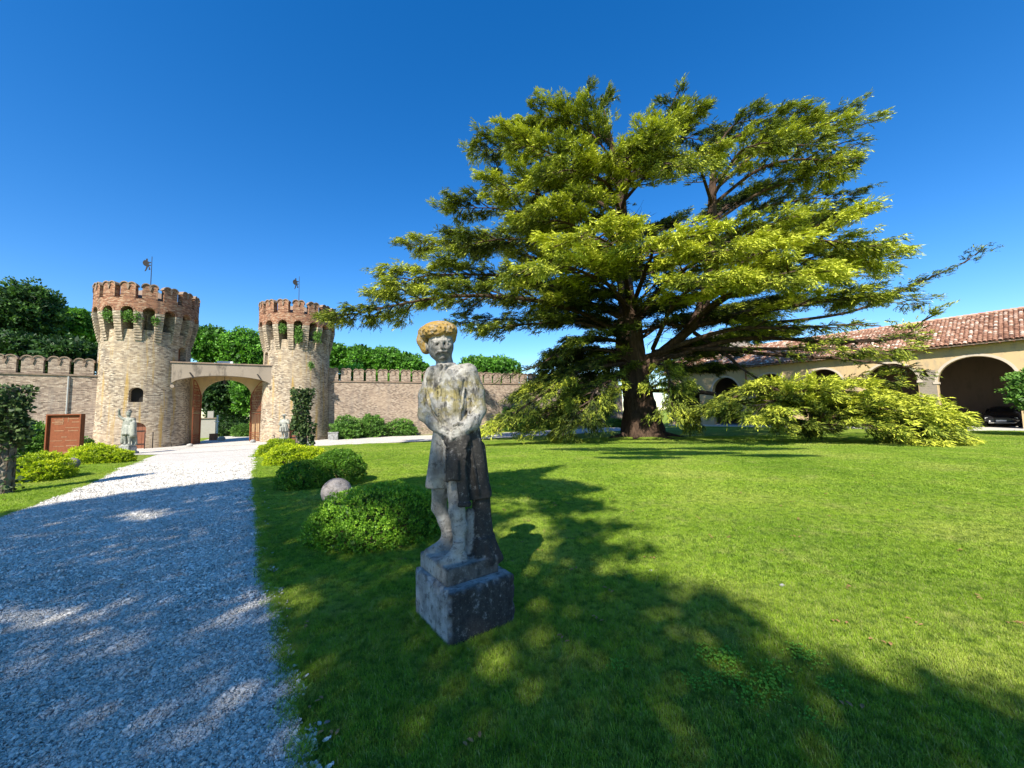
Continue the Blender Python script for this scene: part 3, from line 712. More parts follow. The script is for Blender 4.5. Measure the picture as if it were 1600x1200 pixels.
c = k.ramp(sp.outputs[0], [(0.0, (0.14, 0.07, 0.05)), (0.25, (0.32, 0.16, 0.10)), (0.6, (0.43, 0.245, 0.165)), (0.82, (0.56, 0.43, 0.33)), (1.0, (0.72, 0.64, 0.52))])
n1 = k.noise(k.pos(), 5, 5, 0.7); c = k.mix(k.math('MULTIPLY', k.ramp(n1, [(0.52, 0), (0.7, 1)]), 0.5), c, (0.20, 0.16, 0.11)); k.base(c); k.bump(n1, 0.3, 0.01); M['tile'] = k.m
def tile_field(s_a, s_b, pitch=0.235, rows=17):
    Vt, Ct = [], []; w = pitch * 0.46; nseg = 4
    U = unit(roofp(0, 1) - roofp(0, 0)); Sd = np.array([ad[0], ad[1], 0]); Nn = np.cross(Sd, U); Nn = Nn if Nn[2] > 0 else -Nn
    slope = np.linalg.norm(roofp(0, 1) - roofp(0, 0)); ln = slope / rows
    ncol = int((s_b - s_a) / pitch)
    for cix in range(ncol):
        for kind in (0, 1):
            s_ = s_a + (cix + 0.5 * kind) * pitch
            for r in range(rows):
                jit = rng.normal(0, 0.012, 2); a = roofp(s_ + jit[0], 0) + U * (r * ln - 0.05 + jit[1]); L = ln + 0.07
                val = np.clip(rng.beta(1.6, 1.7), 0, 1) if kind else rng.uniform(0, 0.5)
                lift0 = 0.075 + rng.uniform(0, 0.012); lift1 = 0.035
                for g_ in range(nseg):
                    t0, t1 = math.pi * g_ / nseg, math.pi * (g_ + 1) / nseg
                    q = []
                    for (t, e) in ((t0, 0), (t1, 0), (t1, 1), (t0, 1)):
                        ww = w * (1.0 - 0.15 * e) if kind else w * (0.85 + 0.1 * e)
                        hgt = (math.sin(t) * 0.075 + (lift1 if e else lift0)) if kind else (-math.sin(t) * 0.03 + 0.05 + (0.0 if e else 0.02))
                        q.append(a + U * (L * e) + Sd * (ww * math.cos(t)) + Nn * hgt)
                    Vt += q; Ct += [val] * 4
    Vt = np.array(Vt); Ct = np.array(Ct)
    o = new_mesh('roof_tile', Vt, np.arange(len(Vt)).reshape(-1, 4), M['tile'], rf, ao, col=np.stack([Ct] * 3, 1)); tag(o, kind='stuff')
tile_field(-8.5, 27.4)
mb = MB()
for i in range(90):
    s_ = -8.5 + i * 0.4; mb.tube([roofp(s_, 1, 0.05), roofp(s_ + 0.43, 1, 0.09)], 0.11, 8, cap=True)
o = mb.build('ridge_tile', M['tile'], rf, ao); tag(o, kind='stuff')
a_ = o.data.color_attributes.new('col', 'FLOAT_COLOR', 'POINT'); a_.data.foreach_set('color', np.repeat(rng.uniform(0.2, 1, len(o.data.vertices)), 4).astype(np.float32))
b = MB()
for i in range(60): b.box(np.array(amap(-8.2 + i * 0.6, 6.26, -0.28)) , (0.1, 0.66, 0.12), math.atan2(ad[1], ad[0]))
tag(b.build('rafter_end', M['door_wood'], rf, ao), kind='stuff')
# taller villa behind the far end
VC = P(1126, 560, 62)[:2]; vil = thing('villa', (VC[0], VC[1], -0.35), 'grey-roofed house with hipped roof standing behind the arcade, seen through the cedar', 'house')
b = MB(); b.box((0, 0, 5.2), (12, 9, 10.4), 0.5); b.build('wall', M['plaster'], vil)
def rot(x, y, a=0.5): return (x * math.cos(a) - y * math.sin(a), x * math.sin(a) + y * math.cos(a))
b = MB(); E = [rot(*q) for q in ((-6.5, -5), (6.5, -5), (6.5, 5), (-6.5, 5))]; Rg = [rot(-2.2, 0), rot(2.2, 0)]
e3 = [np.array([x, y, 10.42]) for x, y in E]; r3 = [np.array([x, y, 14.4]) for x, y in Rg]
b.face([e3[0], e3[1], r3[1], r3[0]]); b.face([e3[1], e3[2], r3[1]]); b.face([e3[2], e3[3], r3[0], r3[1]]); b.face([e3[3], e3[0], r3[0]]); b.face(e3[::-1])
b.build('roof', M['render_grey'], vil)
for x_ in (-4, -1.3, 1.3, 4):
    b = MB(); c_ = rot(x_, -4.52); b.box((c_[0], c_[1], 7.6), (1.1, 0.08, 1.7), 0.5); b.build('window', M['dark'], vil)
# ================================================================== THE CEDAR
cz = float(gz(*CEDAR))
cedar = thing('cedar_tree', (CEDAR[0], CEDAR[1], cz), 'huge spreading cedar with tiered lime-green boughs standing on the lawn', 'tree'); co = (CEDAR[0], CEDAR[1], cz)
def curve(pts, n):
    pts = [np.asarray(p, float) for p in pts]
    if len(pts) == 2: pts = [pts[0], (pts[0] + pts[1]) / 2 + np.array([0, 0, 0.1]), pts[1]]
    Q = [2 * pts[0] - pts[1]] + pts + [2 * pts[-1] - pts[-2]]; out = []
    m = len(pts) - 1
    for u in np.linspace(0, m, n):
        i = min(int(u), m - 1); t = u - i; p0, p1, p2, p3 = Q[i:i + 4]
        out.append(0.5 * ((2 * p1) + (-p0 + p2) * t + (2 * p0 - 5 * p1 + 4 * p2 - p3) * t * t + (-p0 + 3 * p1 - 3 * p2 + p3) * t ** 3))
    return np.array(out)
def trunk_mesh(pts, rad, n=14, rough=0.12):
    C_ = curve(pts, 40); R_ = np.interp(np.linspace(0, 1, 40), np.linspace(0, 1, len(rad)), rad); V = []
    for i, (c, r) in enumerate(zip(C_, R_)):
        for k_ in range(n):
            a = 2 * math.pi * k_ / n
            flute = 1 + rough * math.sin(5 * a + 0.4 * i * 0.3) + rough * 0.7 * math.sin(3 * a + 1.3 + 0.11 * i) + rng.normal(0, 0.02)
            V.append(c + np.array([math.cos(a), math.sin(a), 0]) * r * flute)
    Fq = [[i * n + k_, i * n + (k_ + 1) % n, (i + 1) * n + (k_ + 1) % n, (i + 1) * n + k_] for i in range(39) for k_ in range(n)]
    return V, Fq
Tb = np.array([CEDAR[0], CEDAR[1], cz - 0.3])
main = [Tb, P(1000, 640, 25), P(990, 590, 25), P(984, 540, 25), P(985, 500, 25)]
V, Fq = trunk_mesh(main, [1.45, 1.0, 0.88, 0.82, 0.7]); tk = new_mesh('trunk', V, Fq, M['bark'], cedar, co, smooth=True)
leadA = [P(985, 520, 25), P(976, 440, 25), P(971, 350, 25), P(967, 280, 25), P(950, 205, 25.2), P(944, 172, 25.2)]
leadB = [P(992, 590, 25), P(1040, 545, 24.8), P(1085, 505, 24.6), P(1105, 450, 24.6), P(1112, 370, 24.6), P(1113, 295, 24.6), P(1116, 240, 24.6)]
leadC = [P(968, 300, 25), P(1005, 250, 24.6), P(1035, 200, 24.5), P(1058, 145, 24.5)]
for L_, r_ in ((leadA, [0.62, 0.5, 0.42, 0.3, 0.16, 0.04]), (leadB, [0.62, 0.5, 0.44, 0.38, 0.32, 0.24, 0.08]), (leadC, [0.28, 0.2, 0.12, 0.03])):
    V, Fq = trunk_mesh(L_, r_, 10, 0.06); new_mesh('trunk', V, Fq, M['bark'], cedar, co, smooth=True)

def sprays(Pn, D, L, val, K=6, wid=0.026, droop=0.25):
    """little needle-clad branchlets: K short rhombi in two rows along each axis, tip hanging"""
    n = len(Pn); side = unit(np.cross(D, np.array([0, 0, 1.0])) + rng.normal(0, 0.25, (n, 3))); VV, CC = [], []
    for j in range(K):
        u = (j + 0.3) / K; sg = 1 if j % 2 else -1
        b = Pn + D * (L * u)[:, None] - np.array([0, 0, 1.0]) * (L * droop * u * u)[:, None]
        d = unit(D * 1.15 + side * (sg * 0.55) * (1 if j < K - 1 else 0.1) + rng.normal(0, 0.28, (n, 3)) - np.array([0, 0, droop]))
        N = unit(np.array([0, 0, 1.0]) + rng.normal(0, 0.55, (n, 3)))
        l = L * rng.uniform(0.34, 0.55, n) * (1.05 - 0.3 * u)
        VV.append(leaf_tris(b, d, N, l, l * 0.17 + wid)); CC.append(np.clip(val + 0.18 * (u - 0.5) + rng.normal(0, 0.10, n), 0, 1))
    return np.concatenate(VV), np.concatenate(CC)
def bough(pts, width, r0, t0=0.3, dens=1.0, tone=0.5, droop=0.06, sec_up=0.05, L=0.38, tip=0.35, name='limb'):
    """a limb and its flat, ragged plate of foliage"""
    n = 48; C_ = curve(pts, n); seg = np.linalg.norm(np.diff(C_, axis=0), axis=1); S = np.r_[0, np.cumsum(seg)]; tot = S[-1]
    wob = np.stack([vnoise(C_, 0.9, s_) for s_ in (1.0, 5.0, 9.0)], 1) * 0.12 * np.linspace(0, 1, n)[:, None]; C_ = C_ + wob
    mb = MB(); mb.tube(C_[::2].tolist(), np.maximum(0.015, 0.62 * r0 * (1 - np.linspace(0, 1, n)[::2]) ** 0.8).tolist(), 7)
    limb = mb.build(name, M['bark'], cedar, co, smooth=True)
    tw = MB(); SP, SD, SV, SL = [], [], [], []
    s = tot * t0; k_ = 0; ph = rng.uniform(0, 10)
    while s < tot:
        u = s / tot; w_ = width * (math.sin(math.pi * min(1, (u - t0) / (1 - t0) * 0.80 + 0.12)) ** 0.75) * rng.uniform(0.55, 1.15) * (1 + 0.35 * math.sin(s * 1.7 + ph))
        i = min(n - 2, int(np.searchsorted(S, s)) - 1); i = max(i, 0)
        c = C_[i] + (C_[i + 1] - C_[i]) * ((s - S[i]) / max(seg[i], 1e-6)); T = unit(C_[i + 1] - C_[i])
        Hs = np.cross(T, [0, 0, 1.0]); Hs = Hs / (np.linalg.norm(Hs) + 1e-6)
        if abs(T[2]) > 0.85: a_ = rng.uniform(0, 2 * math.pi); Hs = np.array([math.cos(a_), math.sin(a_), 0])
        sg = 1 if k_ % 2 else -1
        d = unit(Hs * sg + T * rng.uniform(0.35, 0.9) + np.array([0, 0, rng.normal(sec_up, 0.10)]))
        m = max(3, int(w_ / 0.22)); q = []
        bend = rng.normal(0, 0.12, 3); bend[2] *= 0.5
        for j in range(m + 1):
            v = j / m; q.append(c + d * w_ * v + bend * w_ * v * v + np.array([0, 0, -droop * w_ * v * v * 1.0 + 0.04 * math.sin(v * 9 + k_)]))
        if w_ > 0.4: tw.tube(q[::2] if len(q) > 4 else q, [max(0.008, r0 * 0.22 * (1 - a / len(q))) for a in range(len(q[::2] if len(q) > 4 else q))], 3, cap=False)
        q = np.array(q); reps = dens * 24
        clump = tone + 0.22 * math.sin(s * 0.9 + ph) + rng.normal(0, 0.07)
        for j in range(1, m + 1):
            v = j / m
            if v < 0.18: continue
            for _g in range(rng.poisson(reps / 6.0 * (0.5 + 0.8 * v))):      # separate tufts with air between them
                go2 = rng.normal(0, 1, 3) * np.array([0.24, 0.24, 0.07]); go2[2] += 0.06; gd = unit(d * 0.9 + T * 0.35 + rng.normal(0, 0.35, 3) * np.array([1, 1, 0.25]) + [0, 0, 0.05]); gv = clump - 0.02 + 0.5 * (v - 0.6) + 1.0 * (go2[2] - .06) + rng.normal(0, .10)  # lower tufts toned darker: shade under each plate painted in
                for _ in range(6):
                    SP.append(q[j] + go2 + rng.normal(0, 0.055, 3)); SD.append(unit(gd + rng.normal(0, 0.38, 3) * np.array([1, 1, 0.6]))); SV.append(gv + rng.normal(0, .11)); SL.append(L * rng.uniform(0.65, 1.35))
        s += rng.uniform(0.26, 0.42) / max(0.4, dens ** 0.5); k_ += 1
    for _ in range(int(26 * dens * tip / 0.35)):    # the leading shoot
        u = rng.uniform(0.82, 1.0); i = min(n - 2, int(u * (n - 1))); T = unit(C_[i + 1] - C_[i])
        SP.append(C_[i] + rng.normal(0, 0.10, 3)); SD.append(unit(T + rng.normal(0, 0.35, 3))); SV.append(tone + 0.2); SL.append(L)
    if tw.v: tag(tw.build('twig', M['twig'], limb, co), kind='stuff')
    if SP:
        V, c = sprays(np.array(SP), np.array(SD), np.array(SL), np.array(SV)); tag(leaves_obj('foliage', V, c, M['cedar'], limb, co, 3), kind='stuff')
    return len(SP)
def A(py): return (972 + (py - 400) * 0.03, py, 25)
NS = 0
def Bg(w, r0, pts, **kw):
    global NS; NS += bough([P(*q) for q in pts], w, r0, **kw)
# left tiers, low to high
Bg(2.6, .30, [(988, 530, 25), (880, 478, 23), (740, 462, 22), (620, 476, 21.3), (527, 500, 21)], t0=.28, tone=.5)
Bg(2.2, .22, [(985, 505, 25), (860, 445, 24), (740, 428, 24), (650, 436, 24.5), (588, 462, 25)], t0=.25, tone=.5)
Bg(2.6, .24, [(982, 470, 25), (870, 415, 26), (760, 385, 27), (640, 383, 28)], t0=.25, tone=.5)
Bg(2.2, .22, [(978, 440, 25), (880, 390, 23.5), (790, 372, 23), (705, 395, 23)], t0=.25, tone=.45)
Bg(2.4, .22, [(976, 410, 25), (870, 350, 26), (780, 325, 26.5), (690, 327, 27)], t0=.25, tone=.5)
Bg(2.2, .20, [(974, 380, 25), (890, 330, 23), (830, 300, 22.5), (765, 296, 22.5)], t0=.22, tone=.55)
Bg(2.4, .20, [(972, 340, 25), (890, 285, 26), (810, 240, 26.5), (738, 236, 27)], t0=.22, tone=.5)
Bg(2.2, .18, [(970, 320, 25), (900, 270, 23.5), (850, 235, 23), (790, 222, 23)], t0=.22, tone=.55)
Bg(2.0, .16, [(968, 290, 25), (910, 235, 25.5), (860, 205, 26), (800, 204, 26)], t0=.22, tone=.5)
Bg(1.8, .14, [(962, 260, 25), (930, 215, 24.5), (890, 190, 24.3), (835, 182, 24.2)], t0=.2, tone=.5)
Bg(1.1, .12, [(955, 230, 25), (935, 195, 25), (936, 172, 25), (952, 150, 25)], t0=.15, tone=.45, sec_up=0.25)
Bg(1.5, .12, [(960, 235, 25), (915, 190, 25), (900, 180, 25), (915, 168, 25)], t0=.2, tone=.45)
# towards the viewer, bright middle band
Bg(2.6, .26, [(985, 490, 25), (950, 445, 21.5), (890, 418, 18.5), (822, 418, 16.5)], t0=.35, tone=.72)
Bg(2.6, .26, [(984, 470, 25), (970, 405, 21), (945, 378, 18.5), (905, 366, 16.8)], t0=.35, tone=.75)
Bg(2.6, .26, [(988, 480, 25), (1010, 420, 21), (1020, 392, 18.5), (1000, 385, 16.5)], t0=.38, tone=.8)
Bg(2.6, .26, [(992, 490, 25), (1070, 420, 21), (1120, 395, 18.5), (1130, 392, 16.5)], t0=.35, tone=.8)
Bg(2.4, .24, [(1105, 450, 24.6), (1130, 400, 21.5), (1175, 365, 19.5), (1235, 340, 18)], t0=.25, tone=.7)
Bg(2.8, .26, [(1100, 460, 24.6), (1180, 400, 22), (1270, 375, 20), (1365, 388, 18.5)], t0=.25, tone=.75)
Bg(2.6, .26, [(1095, 475, 24.6), (1200, 415, 22.5), (1300, 405, 21), (1392, 402, 20)], t0=.25, tone=.7, dens=.8)
Bg(2.6, .26, [(1085, 500, 24.6), (1160, 450, 21), (1240, 425, 18.5), (1310, 425, 17)], t0=.3, tone=.78)
Bg(2.4, .24, [(1060, 525, 24.8), (1120, 470, 21), (1190, 440, 18), (1225, 442, 16.2)], t0=.38, tone=.72)
Bg(2.2, .24, [(1020, 545, 25), (1050, 480, 21), (1090, 445, 18), (1085, 440, 16)], t0=.45, tone=.7)
Bg(2.4, .22, [(1110, 430, 24.6), (1200, 385, 26), (1270, 355, 27), (1340, 342, 28)], t0=.25, tone=.45, dens=.7)
Bg(2.2, .22, [(1105, 445, 24.6), (1220, 430, 25), (1320, 430, 24), (1385, 432, 23.5)], t0=.3, tone=.5, dens=.65)
# upper middle
Bg(2.4, .20, [(972, 340, 25), (950, 290, 22), (900, 265, 20.5), (860, 268, 19.5)], t0=.3, tone=.62)
Bg(2.4, .20, [(971, 330, 25), (985, 275, 22), (980, 250, 20.5), (950, 246, 19.2)], t0=.3, tone=.65)
Bg(2.4, .20, [(970, 320, 25), (1010, 275, 22.5), (1040, 255, 21), (1058, 262, 19.8)], t0=.3, tone=.65)
Bg(2.4, .20, [(970, 310, 25), (1010, 250, 23), (1030, 225, 22), (1000, 218, 21)], t0=.25, tone=.55)
Bg(2.2, .20, [(974, 390, 25), (930, 340, 22), (880, 320, 20.5), (835, 330, 19.6)], t0=.3, tone=.6)
Bg(2.0, .20, [(974, 420, 25), (930, 370, 22), (870, 345, 20.5), (810, 352, 20)], t0=.3, tone=.5)
Bg(2.0, .16, [(968, 280, 25), (1010, 225, 27), (1070, 215, 28), (1120, 222, 28)], t0=.2, tone=.45)
Bg(1.0, .10, [(1040, 205, 24.5), (1052, 180, 24.5), (1062, 155, 24.5)], t0=.1, tone=.45, sec_up=.2)
Bg(1.0, .10, [(1040, 198, 24.5), (1068, 180, 24.4), (1100, 170, 24.3)], t0=.15, tone=.5)
Bg(1.6, .12, [(1015, 240, 24.6), (1030, 215, 24), (1055, 200, 24)], t0=.2, tone=.5)
# right crown
Bg(2.4, .20, [(1113, 290, 24.6), (1170, 235, 25), (1250, 205, 25.5), (1322, 192, 26)], t0=.22, tone=.5, dens=.72)
Bg(2.6, .20, [(1113, 300, 24.6), (1190, 235, 23.5), (1270, 228, 23), (1335, 232, 22.8)], t0=.22, tone=.58, dens=.72)
Bg(2.4, .20, [(1113, 320, 24.6), (1190, 262, 23), (1260, 248, 22), (1320, 255, 21.6)], t0=.25, tone=.6, dens=.72)
Bg(2.2, .18, [(1113, 310, 24.6), (1150, 245, 22.5), (1180, 228, 21.5), (1215, 225, 20.8)], t0=.25, tone=.62, dens=.72)
Bg(2.2, .18, [(1113, 320, 24.6), (1095, 265, 22.5), (1090, 245, 21.5), (1110, 238, 20.8)], t0=.3, tone=.62, dens=.72)
Bg(2.0, .16, [(1115, 260, 24.6), (1130, 215, 25), (1155, 192, 25.3), (1215, 186, 25.5)], t0=.2, tone=.45, dens=.72)
Bg(2.0, .16, [(1118, 225, 24.6), (1180, 205, 25), (1225, 200, 25.2), (1275, 197, 25.2)], t0=.15, tone=.5, dens=.72)
Bg(2.2, .18, [(1112, 350, 24.6), (1190, 300, 24), (1270, 275, 24), (1335, 268, 24)], t0=.3, tone=.42, dens=.72)
Bg(2.0, .18, [(1112, 370, 24.6), (1190, 325, 26), (1265, 312, 27), (1330, 312, 27.5)], t0=.3, tone=.38, dens=.72)
Bg(2.0, .18, [(1112, 400, 24.6), (1190, 375, 27), (1240, 350, 29), (1290, 340, 30)], t0=.3, tone=.35, dens=.72)
# long limbs to the right, and the sparse one reaching for the sky
Bg(0.8, .24, [(1000, 560, 25), (1160, 510, 24.5), (1310, 492, 24), (1430, 445, 23.4), (1540, 388, 23)], t0=.55, dens=.42, tone=.18, L=.26)
Bg(2.0, .26, [(998, 575, 25), (1150, 530, 22.5), (1300, 535, 21), (1400, 528, 20.4), (1458, 492, 20)], t0=.42, dens=.3, tone=.32)
Bg(2.2, .24, [(1085, 510, 24.6), (1180, 490, 22), (1290, 470, 20.5), (1405, 462, 19.6)], t0=.3, dens=.85, tone=.55)
Bg(1.8, .20, [(1090, 505, 24.6), (1200, 480, 25.5), (1330, 470, 26), (1440, 478, 26)], t0=.4, dens=.45, tone=.35)
Bg(2.2, .26, [(1005, 560, 25), (1120, 520, 21.5), (1230, 510, 19.5), (1330, 508, 18.5)], t0=.45, dens=.4, tone=.45)
Bg(2.0, .24, [(1040, 545, 25), (1160, 545, 21), (1290, 545, 18.8), (1400, 553, 17.8)], t0=.42, dens=.28, tone=.52)
Bg(1.8, .22, [(1100, 540, 24), (1210, 555, 20.5), (1330, 562, 18.5), (1440, 575, 17.5)], t0=.45, dens=.22, tone=.4)
# right skirt down to the lawn
Bg(0.9, .22, [(1085, 520, 24.6), (1130, 550, 22.5), (1180, 590, 20.5), (1235, 625, 19)], t0=.72, dens=.6, tone=.5)
Bg(2.0, .24, [(1010, 610, 25), (1110, 615, 22), (1200, 645, 19), (1275, 668, 18), (1290, 640, 17.5)], t0=.66, tone=.45, name='limb')
Bg(2.0, .15, [(1235, 622, 19), (1300, 612, 18.4), (1370, 617, 18), (1430, 632, 17.6)], t0=.05, tone=.75, dens=.8)
Bg(1.6, .13, [(1240, 625, 19), (1320, 626, 18), (1400, 640, 17.3), (1478, 662, 16.9)], t0=.05, tone=.75)
Bg(1.9, .13, [(1275, 664, 18), (1340, 640, 17.4), (1420, 650, 16.8), (1470, 682, 16.3)], t0=.05, tone=.78)
Bg(1.8, .13, [(1275, 666, 18), (1350, 655, 17.6), (1420, 670, 17.2), (1505, 692, 16.6)], t0=.05, tone=.75)
Bg(1.6, .13, [(1275, 666, 18), (1330, 662, 17), (1390, 675, 16.3), (1440, 692, 15.9)], t0=.1, tone=.7)
Bg(1.7, .13, [(1235, 622, 19), (1200, 605, 19), (1150, 618, 19), (1110, 640, 19.2)], t0=.05, tone=.6)
Bg(1.7, .13, [(1260, 650, 18.4), (1230, 625, 18), (1260, 608, 17.4), (1310, 615, 17)], t0=.05, tone=.7)
Bg(1.7, .13, [(1250, 640, 18.6), (1215, 625, 18), (1190, 635, 17.6), (1165, 655, 17.4)], t0=.05, tone=.6)
Bg(1.3, .13, [(1240, 622, 19), (1290, 600, 20), (1350, 596, 20.5), (1410, 605, 21)], t0=.1, tone=.5, dens=.5)
Bg(1.8, .13, [(1275, 666, 18), (1320, 640, 19), (1390, 640, 19.5), (1470, 660, 19.5)], t0=.05, tone=.45)
# left skirt
Bg(1.45, .22, [(990, 565, 25), (910, 580, 23), (840, 620, 21.5), (790, 655, 20.8), (755, 672, 20.5)], t0=.45, tone=.5, droop=.3)
Bg(1.45, .22, [(988, 580, 25), (930, 600, 23.5), (870, 635, 22.2), (820, 675, 21.6)], t0=.4, tone=.5, droop=.3)
Bg(1.45, .20, [(988, 600, 25), (940, 620, 23.5), (900, 650, 22.5), (880, 678, 22)], t0=.35, tone=.45, droop=.35)
Bg(1.45, .20, [(984, 560, 25), (900, 575, 25), (840, 600, 25), (800, 620, 25)], t0=.35, tone=.4, droop=.3)
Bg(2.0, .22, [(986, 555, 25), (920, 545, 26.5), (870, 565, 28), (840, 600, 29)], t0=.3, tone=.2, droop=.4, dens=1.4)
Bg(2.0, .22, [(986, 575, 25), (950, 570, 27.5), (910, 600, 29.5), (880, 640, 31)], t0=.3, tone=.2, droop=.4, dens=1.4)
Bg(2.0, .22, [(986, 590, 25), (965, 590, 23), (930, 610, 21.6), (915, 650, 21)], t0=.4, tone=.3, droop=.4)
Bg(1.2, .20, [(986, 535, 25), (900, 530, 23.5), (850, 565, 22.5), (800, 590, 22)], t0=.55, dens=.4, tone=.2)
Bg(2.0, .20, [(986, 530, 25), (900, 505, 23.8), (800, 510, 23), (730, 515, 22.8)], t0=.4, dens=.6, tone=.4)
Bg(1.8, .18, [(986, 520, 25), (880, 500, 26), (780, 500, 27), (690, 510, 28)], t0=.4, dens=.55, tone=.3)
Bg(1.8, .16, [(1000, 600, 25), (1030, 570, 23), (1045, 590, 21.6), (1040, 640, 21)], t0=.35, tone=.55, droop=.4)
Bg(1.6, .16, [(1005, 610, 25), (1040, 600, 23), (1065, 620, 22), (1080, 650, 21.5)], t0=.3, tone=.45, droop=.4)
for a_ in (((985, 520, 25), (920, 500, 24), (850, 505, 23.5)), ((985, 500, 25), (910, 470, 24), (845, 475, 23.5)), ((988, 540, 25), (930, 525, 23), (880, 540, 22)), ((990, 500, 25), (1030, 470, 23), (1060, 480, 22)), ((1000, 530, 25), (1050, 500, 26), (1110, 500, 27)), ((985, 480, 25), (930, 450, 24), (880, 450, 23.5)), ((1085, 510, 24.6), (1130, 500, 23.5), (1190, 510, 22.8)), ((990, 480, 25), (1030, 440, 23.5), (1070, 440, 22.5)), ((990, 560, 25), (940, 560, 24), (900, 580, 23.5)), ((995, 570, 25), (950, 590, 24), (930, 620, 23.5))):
    Bg(2.2, .16, list(a_), t0=.2, dens=1.0, tone=.16)  # core boughs toned dark: crown shade put into the leaf colour
# the far side, with the crown's inner shade put into a dark tone
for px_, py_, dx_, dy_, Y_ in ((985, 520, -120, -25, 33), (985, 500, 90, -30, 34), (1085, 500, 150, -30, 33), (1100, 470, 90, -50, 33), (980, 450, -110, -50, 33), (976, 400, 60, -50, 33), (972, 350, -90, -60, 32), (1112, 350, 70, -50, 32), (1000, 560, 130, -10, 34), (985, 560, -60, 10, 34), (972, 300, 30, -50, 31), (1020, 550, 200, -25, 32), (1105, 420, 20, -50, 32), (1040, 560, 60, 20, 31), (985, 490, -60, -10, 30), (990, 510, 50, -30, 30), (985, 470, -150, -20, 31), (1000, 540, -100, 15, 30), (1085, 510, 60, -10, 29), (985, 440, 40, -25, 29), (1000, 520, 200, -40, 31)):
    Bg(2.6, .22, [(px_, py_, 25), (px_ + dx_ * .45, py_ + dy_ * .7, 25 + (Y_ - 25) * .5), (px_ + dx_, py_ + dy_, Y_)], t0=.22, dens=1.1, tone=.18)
# bare dead twigs hanging inside the crown
for i in range(46):
    px_, py_ = random.choice([(990, 540), (985, 500), (1085, 510), (1102, 460), (975, 420), (1112, 380), (1000, 580), (972, 350)]); a_ = random.uniform(-1, 1)
    e = (px_ + a_ * random.uniform(60, 180), py_ + random.uniform(-40, 30), 25 + random.uniform(-5, 4)); mb = MB()
    pts = curve([P(px_, py_, 25), P((px_ + e[0]) / 2, (py_ + e[1]) / 2 - 12, (25 + e[2]) / 2), P(*e)], 12); pts = pts + rng.normal(0, 0.05, pts.shape)
    mb.tube(pts, np.linspace(.07, .012, 12).tolist(), 4)
    for j in range(3, 12):
        for _ in range(2):
            d = rng.normal(0, 1, 3) * np.array([.55, .55, .3]); mb.tube([pts[j], pts[j] + d * .6 + [0, 0, -.05], pts[j] + d], [.016, .01, .006], 3, cap=False)
    mb.build('dead_branch', M['twig'], cedar, co)
for i in range(7):      # surface roots
    a_ = i * 0.9 + 0.3; r = np.linspace(1.0, 2.6, 8); x = CEDAR[0] + np.cos(a_ + 0.12 * r) * r; y = CEDAR[1] + np.sin(a_ + 0.12 * r) * r
    mb = MB(); mb.tube(np.stack([x, y, gz(x, y) + 0.10 - 0.05 * r], 1), np.linspace(.32, .06, 8).tolist(), 7); mb.build('root', M['bark'], cedar, co, smooth=True)
print('cedar sprays', NS)
